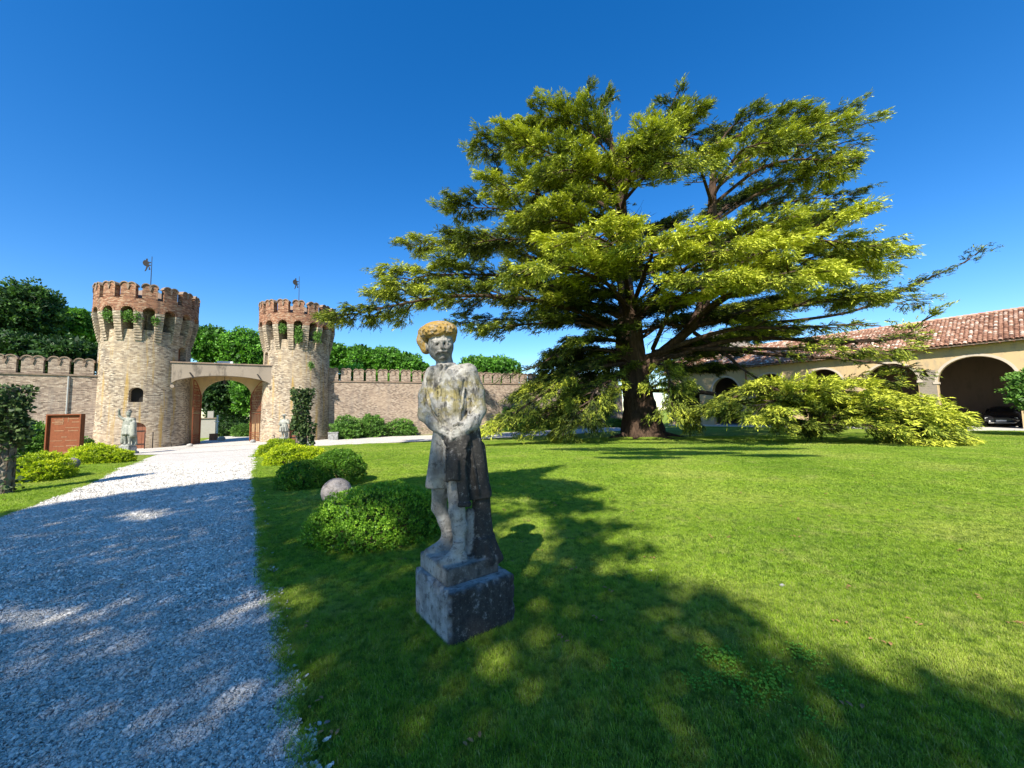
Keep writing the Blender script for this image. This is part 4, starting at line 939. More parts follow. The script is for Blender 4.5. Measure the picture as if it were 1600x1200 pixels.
# ================================================================== CARVED FIGURES (signed distance fields -> one closed surface each)
import openvdb
class SDF:
    def __init__(s, lo, hi, vox):
        s.lo = np.asarray(lo, float); s.vox = vox; s.n = np.ceil((np.asarray(hi) - s.lo) / vox).astype(int) + 1
        s.D = np.full(s.n, 0.25, np.float32); s.W = {}; s.ax = [s.lo[i] + np.arange(s.n[i]) * vox for i in range(3)]
    def sub(s, lo, hi, m):
        a = np.clip(np.floor((np.asarray(lo) - m - s.lo) / s.vox).astype(int), 0, s.n); b = np.clip(np.ceil((np.asarray(hi) + m - s.lo) / s.vox).astype(int) + 1, 0, s.n)
        sl = tuple(slice(a[i], b[i]) for i in range(3))
        X, Y, Z = np.meshgrid(*[s.ax[i][sl[i]] for i in range(3)], indexing='ij', sparse=True); return sl, X, Y, Z
    def put(s, sl, d, k, mode, tagn):
        if d.size == 0: return
        E = s.D[sl]; d = np.broadcast_to(d, E.shape).astype(np.float32)
        if tagn is not None or s.W:
            for t in s.W: 
                if t != tagn and mode > 0: s.W[t][sl] = np.where(d < E, 0, s.W[t][sl])
            if tagn is not None:
                if tagn not in s.W: s.W[tagn] = np.zeros(s.n, np.float32)
                s.W[tagn][sl] = np.where(d < E + 0.004, 1, s.W[tagn][sl])
        if mode < 0: d = -d; h = np.clip(0.5 - 0.5 * (E - d) / k, 0, 1) if k > 0 else (d > E) * 1.0; s.D[sl] = E * (1 - h) + d * h + k * h * (1 - h)
        else: h = np.clip(0.5 + 0.5 * (E - d) / k, 0, 1); s.D[sl] = E * (1 - h) + d * h - k * h * (1 - h)
    def cap(s, a, b, ra, rb=None, k=0.02, mode=1, t=None):
        rb = ra if rb is None else rb; a = np.asarray(a, float); b = np.asarray(b, float); r = max(ra, rb)
        sl, X, Y, Z = s.sub(np.minimum(a, b) - r, np.maximum(a, b) + r, k + 0.03); v = b - a; L = v @ v + 1e-12
        h = np.clip(((X - a[0]) * v[0] + (Y - a[1]) * v[1] + (Z - a[2]) * v[2]) / L, 0, 1)
        s.put(sl, np.sqrt((X - a[0] - h * v[0]) ** 2 + (Y - a[1] - h * v[1]) ** 2 + (Z - a[2] - h * v[2]) ** 2) - (ra + (rb - ra) * h), k, mode, t)
    def chain(s, pts, rad, k=0.02, t=None):
        for i in range(len(pts) - 1): s.cap(pts[i], pts[i + 1], rad[i], rad[i + 1], k, 1, t)
    def ell(s, c, r, R=None, k=0.02, mode=1, t=None):
        c = np.asarray(c, float); r = np.asarray(r, float); m = max(r); sl, X, Y, Z = s.sub(c - m, c + m, k + 0.03)
        x, y, z = X - c[0], Y - c[1], Z - c[2]
        if R is not None: x, y, z = [R[0][i] * x + R[1][i] * y + R[2][i] * z for i in range(3)]   # columns of R are local axes
        q = np.sqrt((x / r[0]) ** 2 + (y / r[1]) ** 2 + (z / r[2]) ** 2); g = np.sqrt((x / r[0] ** 2) ** 2 + (y / r[1] ** 2) ** 2 + (z / r[2] ** 2) ** 2) + 1e-6
        s.put(sl, q * (q - 1) / g, k, mode, t)
    def box(s, c, h, R=None, rd=0.01, k=0.01, mode=1, t=None):
        c = np.asarray(c, float); m = float(np.linalg.norm(h)); sl, X, Y, Z = s.sub(c - m, c + m, k + 0.02); x, y, z = X - c[0], Y - c[1], Z - c[2]
        if R is not None: x, y, z = [R[0][i] * x + R[1][i] * y + R[2][i] * z for i in range(3)]
        q = [abs(v) - hh + rd for v, hh in zip((x, y, z), h)]
        d = np.sqrt(sum(np.maximum(v, 0) ** 2 for v in q)) + np.minimum(np.maximum(np.maximum(q[0], q[1]), q[2]), 0) - rd; s.put(sl, d, k, mode, t)
    def torus(s, c, R_, r, R=None, k=0.02, t=None):
        c = np.asarray(c, float); m = R_ + r; sl, X, Y, Z = s.sub(c - m, c + m, k + 0.02); x, y, z = X - c[0], Y - c[1], Z - c[2]
        if R is not None: x, y, z = [R[0][i] * x + R[1][i] * y + R[2][i] * z for i in range(3)]
        s.put(sl, np.sqrt((np.sqrt(x * x + y * y) - R_) ** 2 + z * z) - r, k, 1, t)
    def at(s, p):
        i = np.clip(((p - s.lo) / s.vox).round().astype(int), 0, s.n - 1); return s.D[i[..., 0], i[..., 1], i[..., 2]]
    def surf(s, px, py, y0=2.4, y1=3.4):
        d = ray(px, py); Ys = np.arange(y0, y1, 0.002); Q = CAMP + d[None] * (Ys / d[1])[:, None]
        ok = ((Q > s.lo) & (Q < s.lo + (s.n - 1) * s.vox)).all(1); f = np.where(ok, s.at(Q), 1); j = int(np.argmax(f < 0)); return Q[j] if f[j] < 0 else None
    def mesh(s, name, mat, parent, origin, tags=(), noise_amp=0.0, extra=None):
        if noise_amp:
            X, Y, Z = np.meshgrid(*s.ax, indexing='ij', sparse=True); a = noise_amp
            nz = np.sin(X * 61 + 3 * np.sin(Z * 37)) * np.sin(Y * 57 + 2 * np.sin(X * 41)) * np.sin(Z * 66 + 2.5 * np.sin(Y * 33)) + 0.6 * np.sin(X * 140 + 4 * np.sin(Y * 90)) * np.sin(Z * 150 + 3 * np.sin(X * 70))
            s.D += (a * nz).astype(np.float32)
        g = openvdb.FloatGrid(); g.background = 0.25; g.copyFromArray(np.clip(s.D, -0.25, 0.25)); V, Q = g.convertToQuads(0.0)
        idx = np.clip(np.round(V).astype(int), 0, s.n - 1); W = s.lo + V * s.vox
        C = np.zeros((len(W), 3), np.float32)
        for i, t in enumerate(tags):
            if t in s.W: C[:, i] = s.W[t][idx[:, 0], idx[:, 1], idx[:, 2]]
        for _ in range(2):      # soften the edges of the stains
            A_ = np.zeros_like(C); cnt = np.zeros((len(C), 1), np.float32)
            for a in range(4): np.add.at(A_, Q[:, a], C[Q[:, (a + 1) % 4]]); np.add.at(cnt, Q[:, a], 1)
            C = 0.5 * C + 0.5 * A_ / np.maximum(cnt, 1)
        return new_mesh(name, W, np.asarray(Q)[:, ::-1].astype(np.int64), mat, parent, origin, col=C, smooth=True)
def frame3(f):   # right-handed frame: x = the figure's left, y = backwards, z = up, for a horizontal facing f
    f = np.array([f[0], f[1], 0.0]); f /= np.linalg.norm(f); l = np.array([-f[1], f[0], 0]); return np.stack([l, -f, [0, 0, 1]], 1)
def tiltR(R, ax, a):
    ca, sa = math.cos(a), math.sin(a); T = np.eye(3)
    if ax == 0: T[1, 1] = ca; T[1, 2] = -sa; T[2, 1] = sa; T[2, 2] = ca
    else: T[0, 0] = ca; T[0, 2] = sa; T[2, 0] = -sa; T[2, 2] = ca
    return R @ T

# stone: pale limestone, dark weather crust and the face's painted hat shade where 'col'.g, orange lichen where 'col'.r
def stone_mat(name, pale, grey, dark, lichen=(0.42, 0.24, 0.03), lich_all=0.25, crust_all=0.35, sc=1.0, crease_shade=0.8):
    k = NT(name, 0.93, 0.12); p = k.coord('Object'); at = k.n('ShaderNodeVertexColor', _layer_name='col'); sp = k.n('ShaderNodeSeparateColor'); k.set(sp.inputs[0], at.outputs[0])
    n1 = k.noise(p, 5 * sc, 7, 0.72); n2 = k.noise(p, 19 * sc, 7, 0.75); n3 = k.noise(k.coord('Object', (3, 3, 0.7)), 5 * sc, 6, 0.7); n4 = k.noise(p, 60 * sc, 5, 0.8)
    c = k.mix(k.ramp(n1, [(0.38, 0), (0.62, 1)]), pale, grey)
    c = k.mix(k.math('MULTIPLY', k.ramp(n3, [(0.48, 0), (0.62, 1)]), k.math('MULTIPLY', k.math('ADD', sp.outputs[2], 0.3), crust_all, True)), c, dark)
    c = k.mix(k.math('MULTIPLY', k.ramp(n2, [(0.54, 0), (0.6, 1)]), 0.55), c, dark)
    m = k.math('MULTIPLY', sp.outputs[1], k.ramp(n2, [(0.34, 0.35), (0.44, 1)])); c = k.mix(k.math('MULTIPLY', m, 0.94), c, dark)
    c = k.mix(k.math('MULTIPLY', k.ramp(n4, [(0.60, 0), (0.68, 1)]), 0.35), c, (0.45, 0.44, 0.42))
    l_ = k.math('MULTIPLY', sp.outputs[0], k.ramp(n2, [(0.35, 0.1), (0.5, 1)])); c = k.mix(k.math('MULTIPLY', l_, 0.92), c, k.mix(n4, lichen, (0.30, 0.20, 0.06)))
    la = k.math('MULTIPLY', sp.outputs[2], k.ramp(k.noise(p, 11 * sc, 6, 0.7), [(0.46, 0), (0.56, 1)])); c = k.mix(k.math('MULTIPLY', la, 0.75), c, (0.24, 0.20, 0.07))
    g_ = k.n('ShaderNodeNewGeometry'); c = k.mix(k.math('MULTIPLY', k.ramp(g_.outputs['Pointiness'], [(0.44, 1), (0.495, 0)]), crease_shade), c, tuple(v * .8 for v in dark))  # creases darkened by pointiness: ambient shade painted into the stone
    k.base(c); k.bump(k.math('ADD', n2, k.math('MULTIPLY', n4, 0.6)), 0.9, 0.014); return k.m
M['stone'] = stone_mat('weathered_limestone', (0.45, 0.43, 0.385), (0.23, 0.215, 0.19), (0.03, 0.028, 0.026), crust_all=0.8, crease_shade=0.75)
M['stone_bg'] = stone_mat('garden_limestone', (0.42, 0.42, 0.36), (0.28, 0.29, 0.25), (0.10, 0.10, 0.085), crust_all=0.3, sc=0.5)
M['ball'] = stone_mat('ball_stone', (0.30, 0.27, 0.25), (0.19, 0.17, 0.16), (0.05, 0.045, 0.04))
M['plinth'] = stone_mat('plinth_stone', (0.42, 0.42, 0.41), (0.22, 0.215, 0.20), (0.022, 0.021, 0.02), crust_all=0.85, crease_shade=0.4)

# ---- plinth from its three visible ground corners
pF, pL, pR = np.array([-0.425, 2.56, 0]), np.array([-0.765, 3.04, 0]), np.array([0.03, 2.885, 0])
pF, pL, pR = [G(*q) for q in ((700.5, 1022), (651, 961), (804.5, 978))]
uL, uR = pL - pF, pR - pF; PC = pF + (uL + uR) / 2; PC[2] = 0
stat = thing('statue', (PC[0], PC[1], 0.0), 'weathered stone figure in a lichen-yellow fur hat standing on a square block in the lawn', 'statue', 'stone garden figures'); so = (PC[0], PC[1], 0.0)
ang_p = math.atan2(uR[1], uR[0]); hl, hr = np.linalg.norm(uL) / 2, np.linalg.norm(uR) / 2
Rp = np.stack([np.array([math.cos(ang_p), math.sin(ang_p), 0]), np.array([-math.sin(ang_p), math.cos(ang_p), 0]), np.array([0, 0, 1.0])], 1)
def zat(px, py, x, y):      # height on the vertical line through (x,y) seen at row py
    zs = np.linspace(0, 3, 1501); ys = np.array([pix((x, y, z))[1] for z in zs[::50]]); return float(np.interp(py, ys[::-1], zs[::50][::-1]))
Ht = zat(702, 931, pF[0], pF[1])
print('plinth', pF, pL, pR, 'h', Ht, 'sizes', 2 * hl, 2 * hr)
s = SDF(PC + [-0.5, -0.5, -0.06], PC + [0.5, 0.5, Ht + 0.05], 0.012)
s.box(PC + [0, 0, Ht / 2 - 0.03], (hr, hl, Ht / 2 + 0.03), Rp, 0.012, 0.005)
for i in range(46):     # chipped arrises and pits
    e = random.choice([(1, -1), (-1, -1), (1, 1)]); zz = random.uniform(0, Ht)
    if i % 2: c = PC + Rp @ np.array([e[0] * hr, e[1] * hl, 0]) + [0, 0, zz]
    else:
        u = random.uniform(-1, 1); c = PC + Rp @ (np.array([u * hr, -hl, Ht]) if random.random() < .6 else np.array([-hr, u * hl, Ht]))
    r = random.uniform(.008, .028); s.ell(c, (r, r * 1.3, r * random.uniform(.8, 2)), None, 0.01, -1)
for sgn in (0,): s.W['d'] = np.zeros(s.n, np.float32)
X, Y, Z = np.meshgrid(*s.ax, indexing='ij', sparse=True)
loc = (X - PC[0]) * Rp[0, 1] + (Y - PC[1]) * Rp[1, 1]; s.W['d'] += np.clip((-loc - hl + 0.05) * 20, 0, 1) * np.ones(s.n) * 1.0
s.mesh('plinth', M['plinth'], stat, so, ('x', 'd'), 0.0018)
# ---- the figure itself
s = SDF((-1.0, 2.50, Ht - 0.02), (0.06, 3.36, 2.42), 0.0066)
YB = PC[1] + 0.0
def S(px, py, dy=0.0): return P(px, py, YB + dy)
slc = PC + np.array([-0.045, 0.035, 0]); hs_ = (hr * 0.80, hl * 0.80)
SH = Ht + 0.115
s.box(slc + [0.0, 0, Ht + 0.055], (hs_[0], hs_[1], 0.062), Rp, 0.012, 0.004)
FD = np.array([-0.62, -0.78]); Rb = frame3(FD); Rh = frame3((-0.16, -0.98))
# shoes: set on the slab
def onslab(px, py):
    d = ray(px, py); t = (SH + 0.015 - EYE) / d[2]; return CAMP + d * t
tA, hA = onslab(684, 881), onslab(722, 872); tB, hB = onslab(664, 863), onslab(706, 853)
# legs
kneeA = P(714, 800, hA[1] + 0.015); hipA = P(712, 735, YB + .02); kneeB = P(686, 792, hB[1] - 0.02); hipB = P(690, 735, YB + .02)
# tree stump prop behind
st0, st1 = P(757, 897, YB + 0.06), P(752, 770, YB + 0.06); st0[2] = SH - 0.02
s.chain([st0, st0 * .5 + st1 * .5 + np.array([-0.01, 0, 0]), st1, P(745, 700, YB + .03)], [0.115, 0.088, 0.075, 0.07], 0.04, 'dark')
for a in range(6):
    th = a * 0.6 + 2.7; s.cap(st0 + [0.09 * math.cos(th), 0.09 * math.sin(th), 0.14], st0 + [0.15 * math.cos(th), 0.13 * math.sin(th), 0.0], 0.018, 0.032, 0.03, 1, 'dark')
    s.cap(st0 + [0.088 * math.cos(th), 0.088 * math.sin(th), 0.2], st1 + [0.062 * math.cos(th + .2), 0.062 * math.sin(th + .2), 0], 0.012, 0.01, 0.02, 1, 'dark')
s.torus(P(762, 828, YB - 0.035), 0.017, 0.007, tiltR(np.eye(3), 0, 1.5), 0.008, 'dark')
# body
s.ell(S(708, 662), (0.150, 0.120, 0.12), Rb, 0.04); s.ell(S(705, 632), (0.165, 0.125, 0.15), Rb, 0.04); s.ell(S(704, 600, 0.0), (0.172, 0.118, 0.13), Rb, 0.04); s.ell(S(687, 630, .0), (0.075, 0.10, 0.16), None, 0.03)
s.cap(S(678, 584, .03), S(731, 580, -.01), 0.058, 0.062, 0.04)
# coat skirts: pale front panel, dark side and back
for i in range(7):
    u = i / 6; a = S(684 + 10 * u, 680, -0.05 + 0.05 * u); b = S(671 + 19 * u, 757 - 3 * u + 14 * math.sin(u * 2.6), -0.06 + 0.07 * u); s.cap(a, b, 0.040, 0.033, 0.02)
s.cap(S(695, 690, -.075), S(696, 750, -.085), 0.016, 0.018, 0.008)
for i in range(8):
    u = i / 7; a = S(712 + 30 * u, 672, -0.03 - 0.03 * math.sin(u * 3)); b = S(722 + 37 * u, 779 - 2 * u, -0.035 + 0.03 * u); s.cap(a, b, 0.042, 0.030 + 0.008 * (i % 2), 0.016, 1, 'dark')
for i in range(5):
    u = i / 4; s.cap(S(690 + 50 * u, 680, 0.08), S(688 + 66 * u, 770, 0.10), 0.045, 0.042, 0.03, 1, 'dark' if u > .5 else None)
s.chain([S(734, 690, -.09), S(741, 730, -.085), S(748, 772, -.07)], [.012, .011, .012], .012, 'dark'); s.chain([S(724, 700, -.1), S(728, 740, -.1), S(734, 776, -.085)], [.010, .009, .01], .01, 'dark')
hz1, hz2 = S(678, 763, -.06)[2], S(750, 780, -.03)[2]
s.box([S(672, 764, -.05)[0] - .02, YB, hz1 - .15], (.115, .35, .15), tiltR(np.eye(3), 1, .10), .004, .004, -1)
s.box([S(750, 780, 0)[0] - .01, YB, hz2 - .15], (.15, .35, .15), tiltR(np.eye(3), 1, -.06), .004, .004, -1)
s.chain([st0, st0 * .5 + st1 * .5 + np.array([-0.01, 0, 0]), st1], [0.105, 0.083, 0.07], 0.015, 'dark')
for toe, heel, knee, hip in ((tA, hA, kneeA, hipA), (tB, hB, kneeB, hipB)):
    ank = heel + (toe - heel) * 0.14 + np.array([0, 0, 0.075]); toe_, heel_ = toe + [0, 0, 0.004], heel + [0, 0, 0.012]
    s.cap(heel_, toe_ + (heel - toe) * 0.35, 0.040, 0.038, 0.025); s.cap(toe_ + (heel - toe) * 0.4, toe_ + (heel - toe) * 0.08, 0.036, 0.024, 0.02); s.cap(ank + [0, 0, 0.02], toe_ + (heel - toe) * 0.45 + [0, 0, 0.012], 0.038, 0.026, 0.03)
    calf = ank * 0.45 + knee * 0.55 + np.array([0.012, 0.02, 0]); s.chain([ank, calf, knee, hip], [0.041, 0.055, 0.058, 0.085], 0.03)
    s.torus(ank + [0, 0, 0.055], 0.036, 0.007, None, 0.008)
s.cap(P(733, 800, YB + .0), P(733, 862, YB - .01), .030, .040, .02)
# fur muff and the two hanging lappets
for px_, py_, r in ((704, 688, .052), (714, 684, .062), (724, 686, .058), (712, 700, .052), (722, 704, .050), (704, 705, .04)): s.ell(S(px_, py_, -.115), (r, r * 1.1, r * 1.05), None, .02, 1, 'dark')
rs = random.Random(3)
for i in range(60): s.cap(S(697 + rs.random() * 34, 676 + rs.random() * 40, -.165), S(696 + rs.random() * 34, 690 + rs.random() * 40, -.155), .007, .004, .010, 1, 'dark')
s.cap(S(707, 712, -.16), S(708, 745, -.165), 0.038, 0.040, .012, 1, 'dark'); s.box(S(708, 735, -.165), (0.050, 0.034, 0.085), tiltR(Rh, 0, 0.05), .008, .008, 1, 'dark')
s.box(S(709, 753, -.175), (0.036, 0.03, 0.012), Rh, .003, .004, -1)
s.box(S(722, 752, -.135), (0.040, 0.024, 0.185), tiltR(tiltR(Rh, 1, -0.10), 0, 0.0), .008, .008, 1, 'dark'); s.box(S(726, 788, -.145), (0.047, 0.028, 0.016), tiltR(Rh, 1, -0.05), .004, .006, 1, 'dark')
# arms (viewer's left, viewer's right), fingers closing inside the muff
s.chain([S(678, 584, .05), S(666, 618, .03), S(664, 648, 0.0)], [.066, .060, .056], .03); s.chain([S(664, 648, 0.0), S(678, 664, -.07), S(695, 674, -.12)], [.054, .044, .036], .02)
s.chain([S(732, 584, -.02), S(743, 612, -.03), S(747, 640, -.04)], [.074, .068, .064], .035); s.chain([S(747, 640, -.04), S(739, 660, -.10), S(722, 671, -.155)], [.064, .056, .044], .025)
s.torus(S(734, 664, -.125), .044, .011, tiltR(tiltR(np.eye(3), 1, 0.95), 0, .5), .008)
for i in range(4): s.chain([S(720 - i * 1.5, 668 + i * 4.2, -.175), S(711 - i * 1.0, 670 + i * 4.6, -.185), S(706 - i * .8, 675 + i * 4.6, -.17)], [.014, .0115, .009], .005)
s.chain([S(724, 664, -.17), S(716, 662, -.19), S(709, 665, -.185)], [.014, .012, .010], .006)
for i in range(3): s.chain([S(692 + i * 1.5, 668 + i * 5, -.14), S(699 + i, 672 + i * 5, -.165), S(704, 678 + i * 5, -.16)], [.013, .011, .009], .005)
# coat front edge and folds, open lapels, all in relief on the chest
s.ell(S(726, 632, .03), (.075, .085, .16), None, .03)
for pts_ in ([(726, 597), (730, 612), (734, 630), (733, 646)], [(669, 603), (668, 620), (672, 636), (682, 652)]):
    q_ = [s.surf(*p) for p in pts_]
    for a_, b_ in zip(q_[:-1], q_[1:]):
        if a_ is not None and b_ is not None and np.linalg.norm(a_ - b_) < .14: s.cap(a_, b_, .015, .015, .012, -1)
def relief(pts, rad, k=.007, out=.004, t=None):
    q = [s.surf(*p) for p in pts]; q2 = [(a - unit(ray(*p)) * out, r) for a, p, r in zip(q, pts, rad) if a is not None]
    q2 = [a for i_, a in enumerate(q2) if i_ == 0 or np.linalg.norm(a[0] - q2[i_ - 1][0]) < .14]
    if len(q2) > 1: s.chain([a[0] for a in q2], [a[1] for a in q2], k, t)
relief([(675, 577), (670, 592), (671, 608), (676, 624), (683, 642), (692, 662)], [.017, .020, .019, .018, .016, .014])
relief([(662, 596), (660, 612), (665, 630), (674, 646), (684, 660)], [.012, .014, .013, .012, .010])
relief([(704, 569), (703, 580), (708, 592), (713, 606), (717, 622), (719, 640), (719, 656)], [.016, .019, .017, .015, .013, .012, .010])
relief([(728, 590), (731, 606), (733, 622), (733, 640), (730, 654)], [.009, .012, .013, .012, .008])
for a, b in (((742, 600), (733, 622)), ((748, 618), (737, 634)), ((752, 632), (738, 644)), ((742, 652), (735, 668)), ((748, 648), (744, 662)), ((668, 626), (674, 640)), ((664, 640), (676, 652)), ((670, 652), (684, 662))):
    p, q = s.surf(*a), s.surf(*b)
    if p is not None and q is not None: s.cap(p, q, .007, .005, .012)
for a, b in (((690, 600), (688, 640)), ((697, 610), (697, 655)), ((705, 620), (708, 655)), ((686, 650), (700, 660)), ((727, 600), (722, 640))):
    p, q = s.surf(*a), s.surf(*b)
    if p is not None and q is not None: s.cap(p, q, .006, .004, .012)
# neck, cravat
s.cap(S(692, 553, .01), S(697, 578, .02), .066, .072, .02); s.torus(S(697, 570, .01), .068, .015, tiltR(Rh, 0, .15), .010)
relief([(689, 571), (686, 580), (684, 592), (684, 604)], [.014, .018, .015, .007], .005); relief([(696, 571), (693, 581), (689, 593), (687, 604)], [.013, .016, .012, .006], .005)
for i in range(15):
    p = s.surf(683.5 + i * 0.12, 606 + i * 3.1)
    if p is not None: s.ell(p - unit(ray(684, 620)) * .003, (.0075, .0075, .0075), None, .002)
# head
hc = S(689, 540, -.01); s.ell(hc, (.102, .112, .122), Rh, .02); s.ell(hc + Rh @ np.array([0, -.035, -.062]), (.078, .070, .062), Rh, .03)
def Hd(px_, py_, out=0.0):
    p = s.surf(px_, py_); 
    if p is None: p = S(px_, py_, -.1)
    d = ray(px_, py_); return p - unit(d) * out
e1, e2 = Hd(680.3, 537.5), Hd(697.5, 536.8)
for e in (e1, e2): s.ell(e, (.028, .020, .017), Rh, .006, -1)
for e in (e1, e2): s.ell(e + unit(ray(690, 537)) * 0.004, (.0155, .011, .0095), Rh, .001); 
b1, b2, b3, b4 = [Hd(*q) for q in ((675, 533.0), (687, 533.5), (692, 533), (703, 531.5))]
s.cap(b1, b2, .010, .012, .008); s.cap(b3, b4, .012, .010, .008)
for e in (e1, e2):
    s.cap(e + Rh @ np.array([-.015, -.004, -.006]), e + Rh @ np.array([.015, -.004, -.006]), .0035, .0035, .003); s.cap(e + Rh @ np.array([-.016, -.004, .008]), e + Rh @ np.array([.016, -.004, .007]), .004, .004, .003)
n0, n1 = Hd(690, 533, .002), Hd(690.8, 543.5, .016); s.cap(n0, n1, .009, .0145, .008); s.ell(n1 + Rh @ np.array([-.013, .008, -.003]), (.009, .009, .008), Rh, .005); s.ell(n1 + Rh @ np.array([.013, .008, -.003]), (.009, .009, .008), Rh, .005)
for a, b in (((677, 543), (683, 546)), ((702, 542), (697, 545))): s.cap(Hd(*a), Hd(*b), .014, .011, .02)
m0 = Hd(691, 548.8, .006); s.chain([m0, Hd(685, 549.8, .006), Hd(680.5, 554, .0)], [.011, .010, .005], .004); s.chain([m0, Hd(697.5, 549.3, .006), Hd(703, 553.5, .0)], [.011, .010, .005], .004)
l0 = Hd(691.2, 554.2, .001); s.cap(l0 + Rh @ np.array([-.018, 0, 0]), l0 + Rh @ np.array([.018, 0, 0]), .0055, .0055, .004); ch = Hd(691, 559, .002); s.ell(ch, (.024, .020, .017), Rh, .010)
fh = Hd(691, 526, 0); 
for q in (-.03, -.01, .012, .032): s.cap(fh + Rh @ np.array([q, 0, .006]), fh + Rh @ np.array([q * 1.1, .002, -.010]), .004, .004, .008)
ear = S(668, 542, .01); s.ell(ear, (.012, .022, .032), Rh, .01)
# fur hat: soft crown, thick rolled brim higher in front, flap hanging behind
Rt_ = tiltR(tiltR(Rh, 0, 0.16), 1, -0.07)
s.ell(S(684, 514, .01), (.135, .135, .066), Rt_, .02, 1, 'hat'); s.torus(S(685.5, 518, .0), .100, .046, Rt_, .015, 'hat')
s.chain([S(663, 520, .02), S(661, 532, .035), S(666, 545, .05)], [.052, .050, .046], .02, 'hat'); s.chain([S(706, 520, .02), S(706, 530, .04)], [.045, .035], .02, 'hat')
for i in range(150):
    th = rs.random() * 6.283; ph = (rs.random() - .35) * 2.2; c = S(685.5, 518, .0) + Rt_ @ np.array([(.100 + .046 * math.cos(ph)) * math.cos(th), (.100 + .046 * math.cos(ph)) * math.sin(th), .046 * math.sin(ph)])
    s.ell(c, (.010, .010, .010), None, .006, 1, 'hat')
for t in ('hat', 'dark', 'liv'):
    if t not in s.W: s.W[t] = np.zeros(s.n, np.float32)
zax = s.ax[2][None, None, :]; xax = s.ax[0][:, None, None]
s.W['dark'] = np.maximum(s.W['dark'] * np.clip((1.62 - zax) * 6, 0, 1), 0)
s.W['dark'] = np.maximum(s.W['dark'], 0.5 * (np.clip((zax - 2.0) * 20, 0, 1) * np.clip((2.17 - zax) * 40, 0, 1)) * (1 - s.W['hat']))  # face darkened: shade of the hat painted in along with stains
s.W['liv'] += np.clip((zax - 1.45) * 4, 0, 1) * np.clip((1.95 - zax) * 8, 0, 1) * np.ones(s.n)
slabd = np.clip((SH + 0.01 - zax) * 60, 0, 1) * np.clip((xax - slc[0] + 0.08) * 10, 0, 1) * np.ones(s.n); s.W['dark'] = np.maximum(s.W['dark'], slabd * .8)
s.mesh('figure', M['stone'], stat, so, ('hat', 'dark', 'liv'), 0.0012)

# ---- the smaller figures by the gate
def small_statue(loc, H, face, label, pose):
    root = thing('statue', loc, label, 'statue', 'stone garden figures'); R = frame3(face); u = H / 1.7; o = np.array(loc) + [0, 0, pose['ped']]
    s = SDF(o + [-.75 * u, -.75 * u, -.03], o + [.75 * u, .75 * u, 2.15 * u], 0.026 * u)
    def L(x, y, z): return o + R @ (np.array([x, y, z]) * u)
    def K(pts, rad, k=.03): s.chain([L(*p) for p in pts], [r * u for r in rad], k * u)
    s.box(L(0, 0, .03), (.24 * u, .22 * u, .05 * u), R, .01, .01)
    K([(-.10, -.13, .10), (-.10, .02, .12), (-.10, 0, .45), (-.09, 0, .85)], [.045, .05, .075, .10]); K([(.11, -.15, .10), (.11, -.02, .12), (.11, -.04, .48), (.09, 0, .85)], [.045, .05, .075, .10])
    b = pose['fat']; s.ell(L(0, 0, .92), np.array([.19 * b, .15 * b, .17]) * u, R, .05 * u); s.ell(L(0, 0, 1.15), np.array([.19 * b, .14 * b, .22]) * u, R, .05 * u); K([(-.19 * b, 0, 1.34), (.19 * b, 0, 1.34)], [.07, .07], .05)
    K([(0, 0, 1.38), (0, -.01, 1.50)], [.06, .055]); s.ell(L(0, -.01, 1.57), np.array([.085, .10, .115]) * u, R, .02 * u); s.ell(L(0, -.105, 1.56), np.array([.016, .02, .022]) * u, R, .01 * u)
    for x in (-.035, .035): s.ell(L(x, -.10, 1.59), np.array([.015, .015, .011]) * u, R, .008 * u, -1)
    for arm in pose['arms']: K(arm, [.065, .055, .045, .04])
    for hd in pose['hands']:
        for i in range(4): K([(hd[0] + (i - 1.5) * .02, hd[1], hd[2]), (hd[0] + (i - 1.5) * .026, hd[1] - .03, hd[2] + .055), (hd[0] + (i - 1.5) * .026, hd[1] - .05, hd[2] + .09)], [.014, .012, .009], .006)
        K([(hd[0] + .04, hd[1], hd[2] - .01), (hd[0] + .07, hd[1] - .02, hd[2] + .03)], [.014, .010], .006)
    if pose['skirt']:
        for i in range(10):
            a = 2 * math.pi * i / 10; K([(.15 * b * math.cos(a), .12 * b * math.sin(a), .98), (.23 * b * math.cos(a + .1), .19 * b * math.sin(a), pose['skirt'])], [.05, .06 + .015 * (i % 2)], .02)
    if pose['cloak']:
        for i in range(6): K([(-.18 + i * .07, .12, 1.36), (-.24 + i * .095, .18, .12)], [.05, .07], .03)
        K([(-.19, .04, 1.36), (-.24, .04, .9), (-.27, .07, .2)], [.055, .065, .075], .02)
    if pose['hat'] == 'plume': s.ell(L(0, 0, 1.66), np.array([.105, .115, .07]) * u, R, .02 * u); K([(0, -.06, 1.74), (0, .06, 1.80), (0, .16, 1.70)], [.03, .045, .03], .01)
    else: s.ell(L(0, 0, 1.68), np.array([.21, .21, .035]) * u, R, .01 * u); s.ell(L(0, 0, 1.72), np.array([.12, .12, .09]) * u, R, .02 * u)
    for st in pose['extra']: K(*st)
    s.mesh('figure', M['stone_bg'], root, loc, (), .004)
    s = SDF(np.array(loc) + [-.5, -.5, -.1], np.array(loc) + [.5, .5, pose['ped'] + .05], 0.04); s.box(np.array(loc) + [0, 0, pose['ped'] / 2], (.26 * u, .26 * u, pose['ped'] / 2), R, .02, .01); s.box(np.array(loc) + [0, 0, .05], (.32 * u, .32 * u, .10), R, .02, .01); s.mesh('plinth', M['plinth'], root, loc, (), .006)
    return root
g1 = G(198, 710)
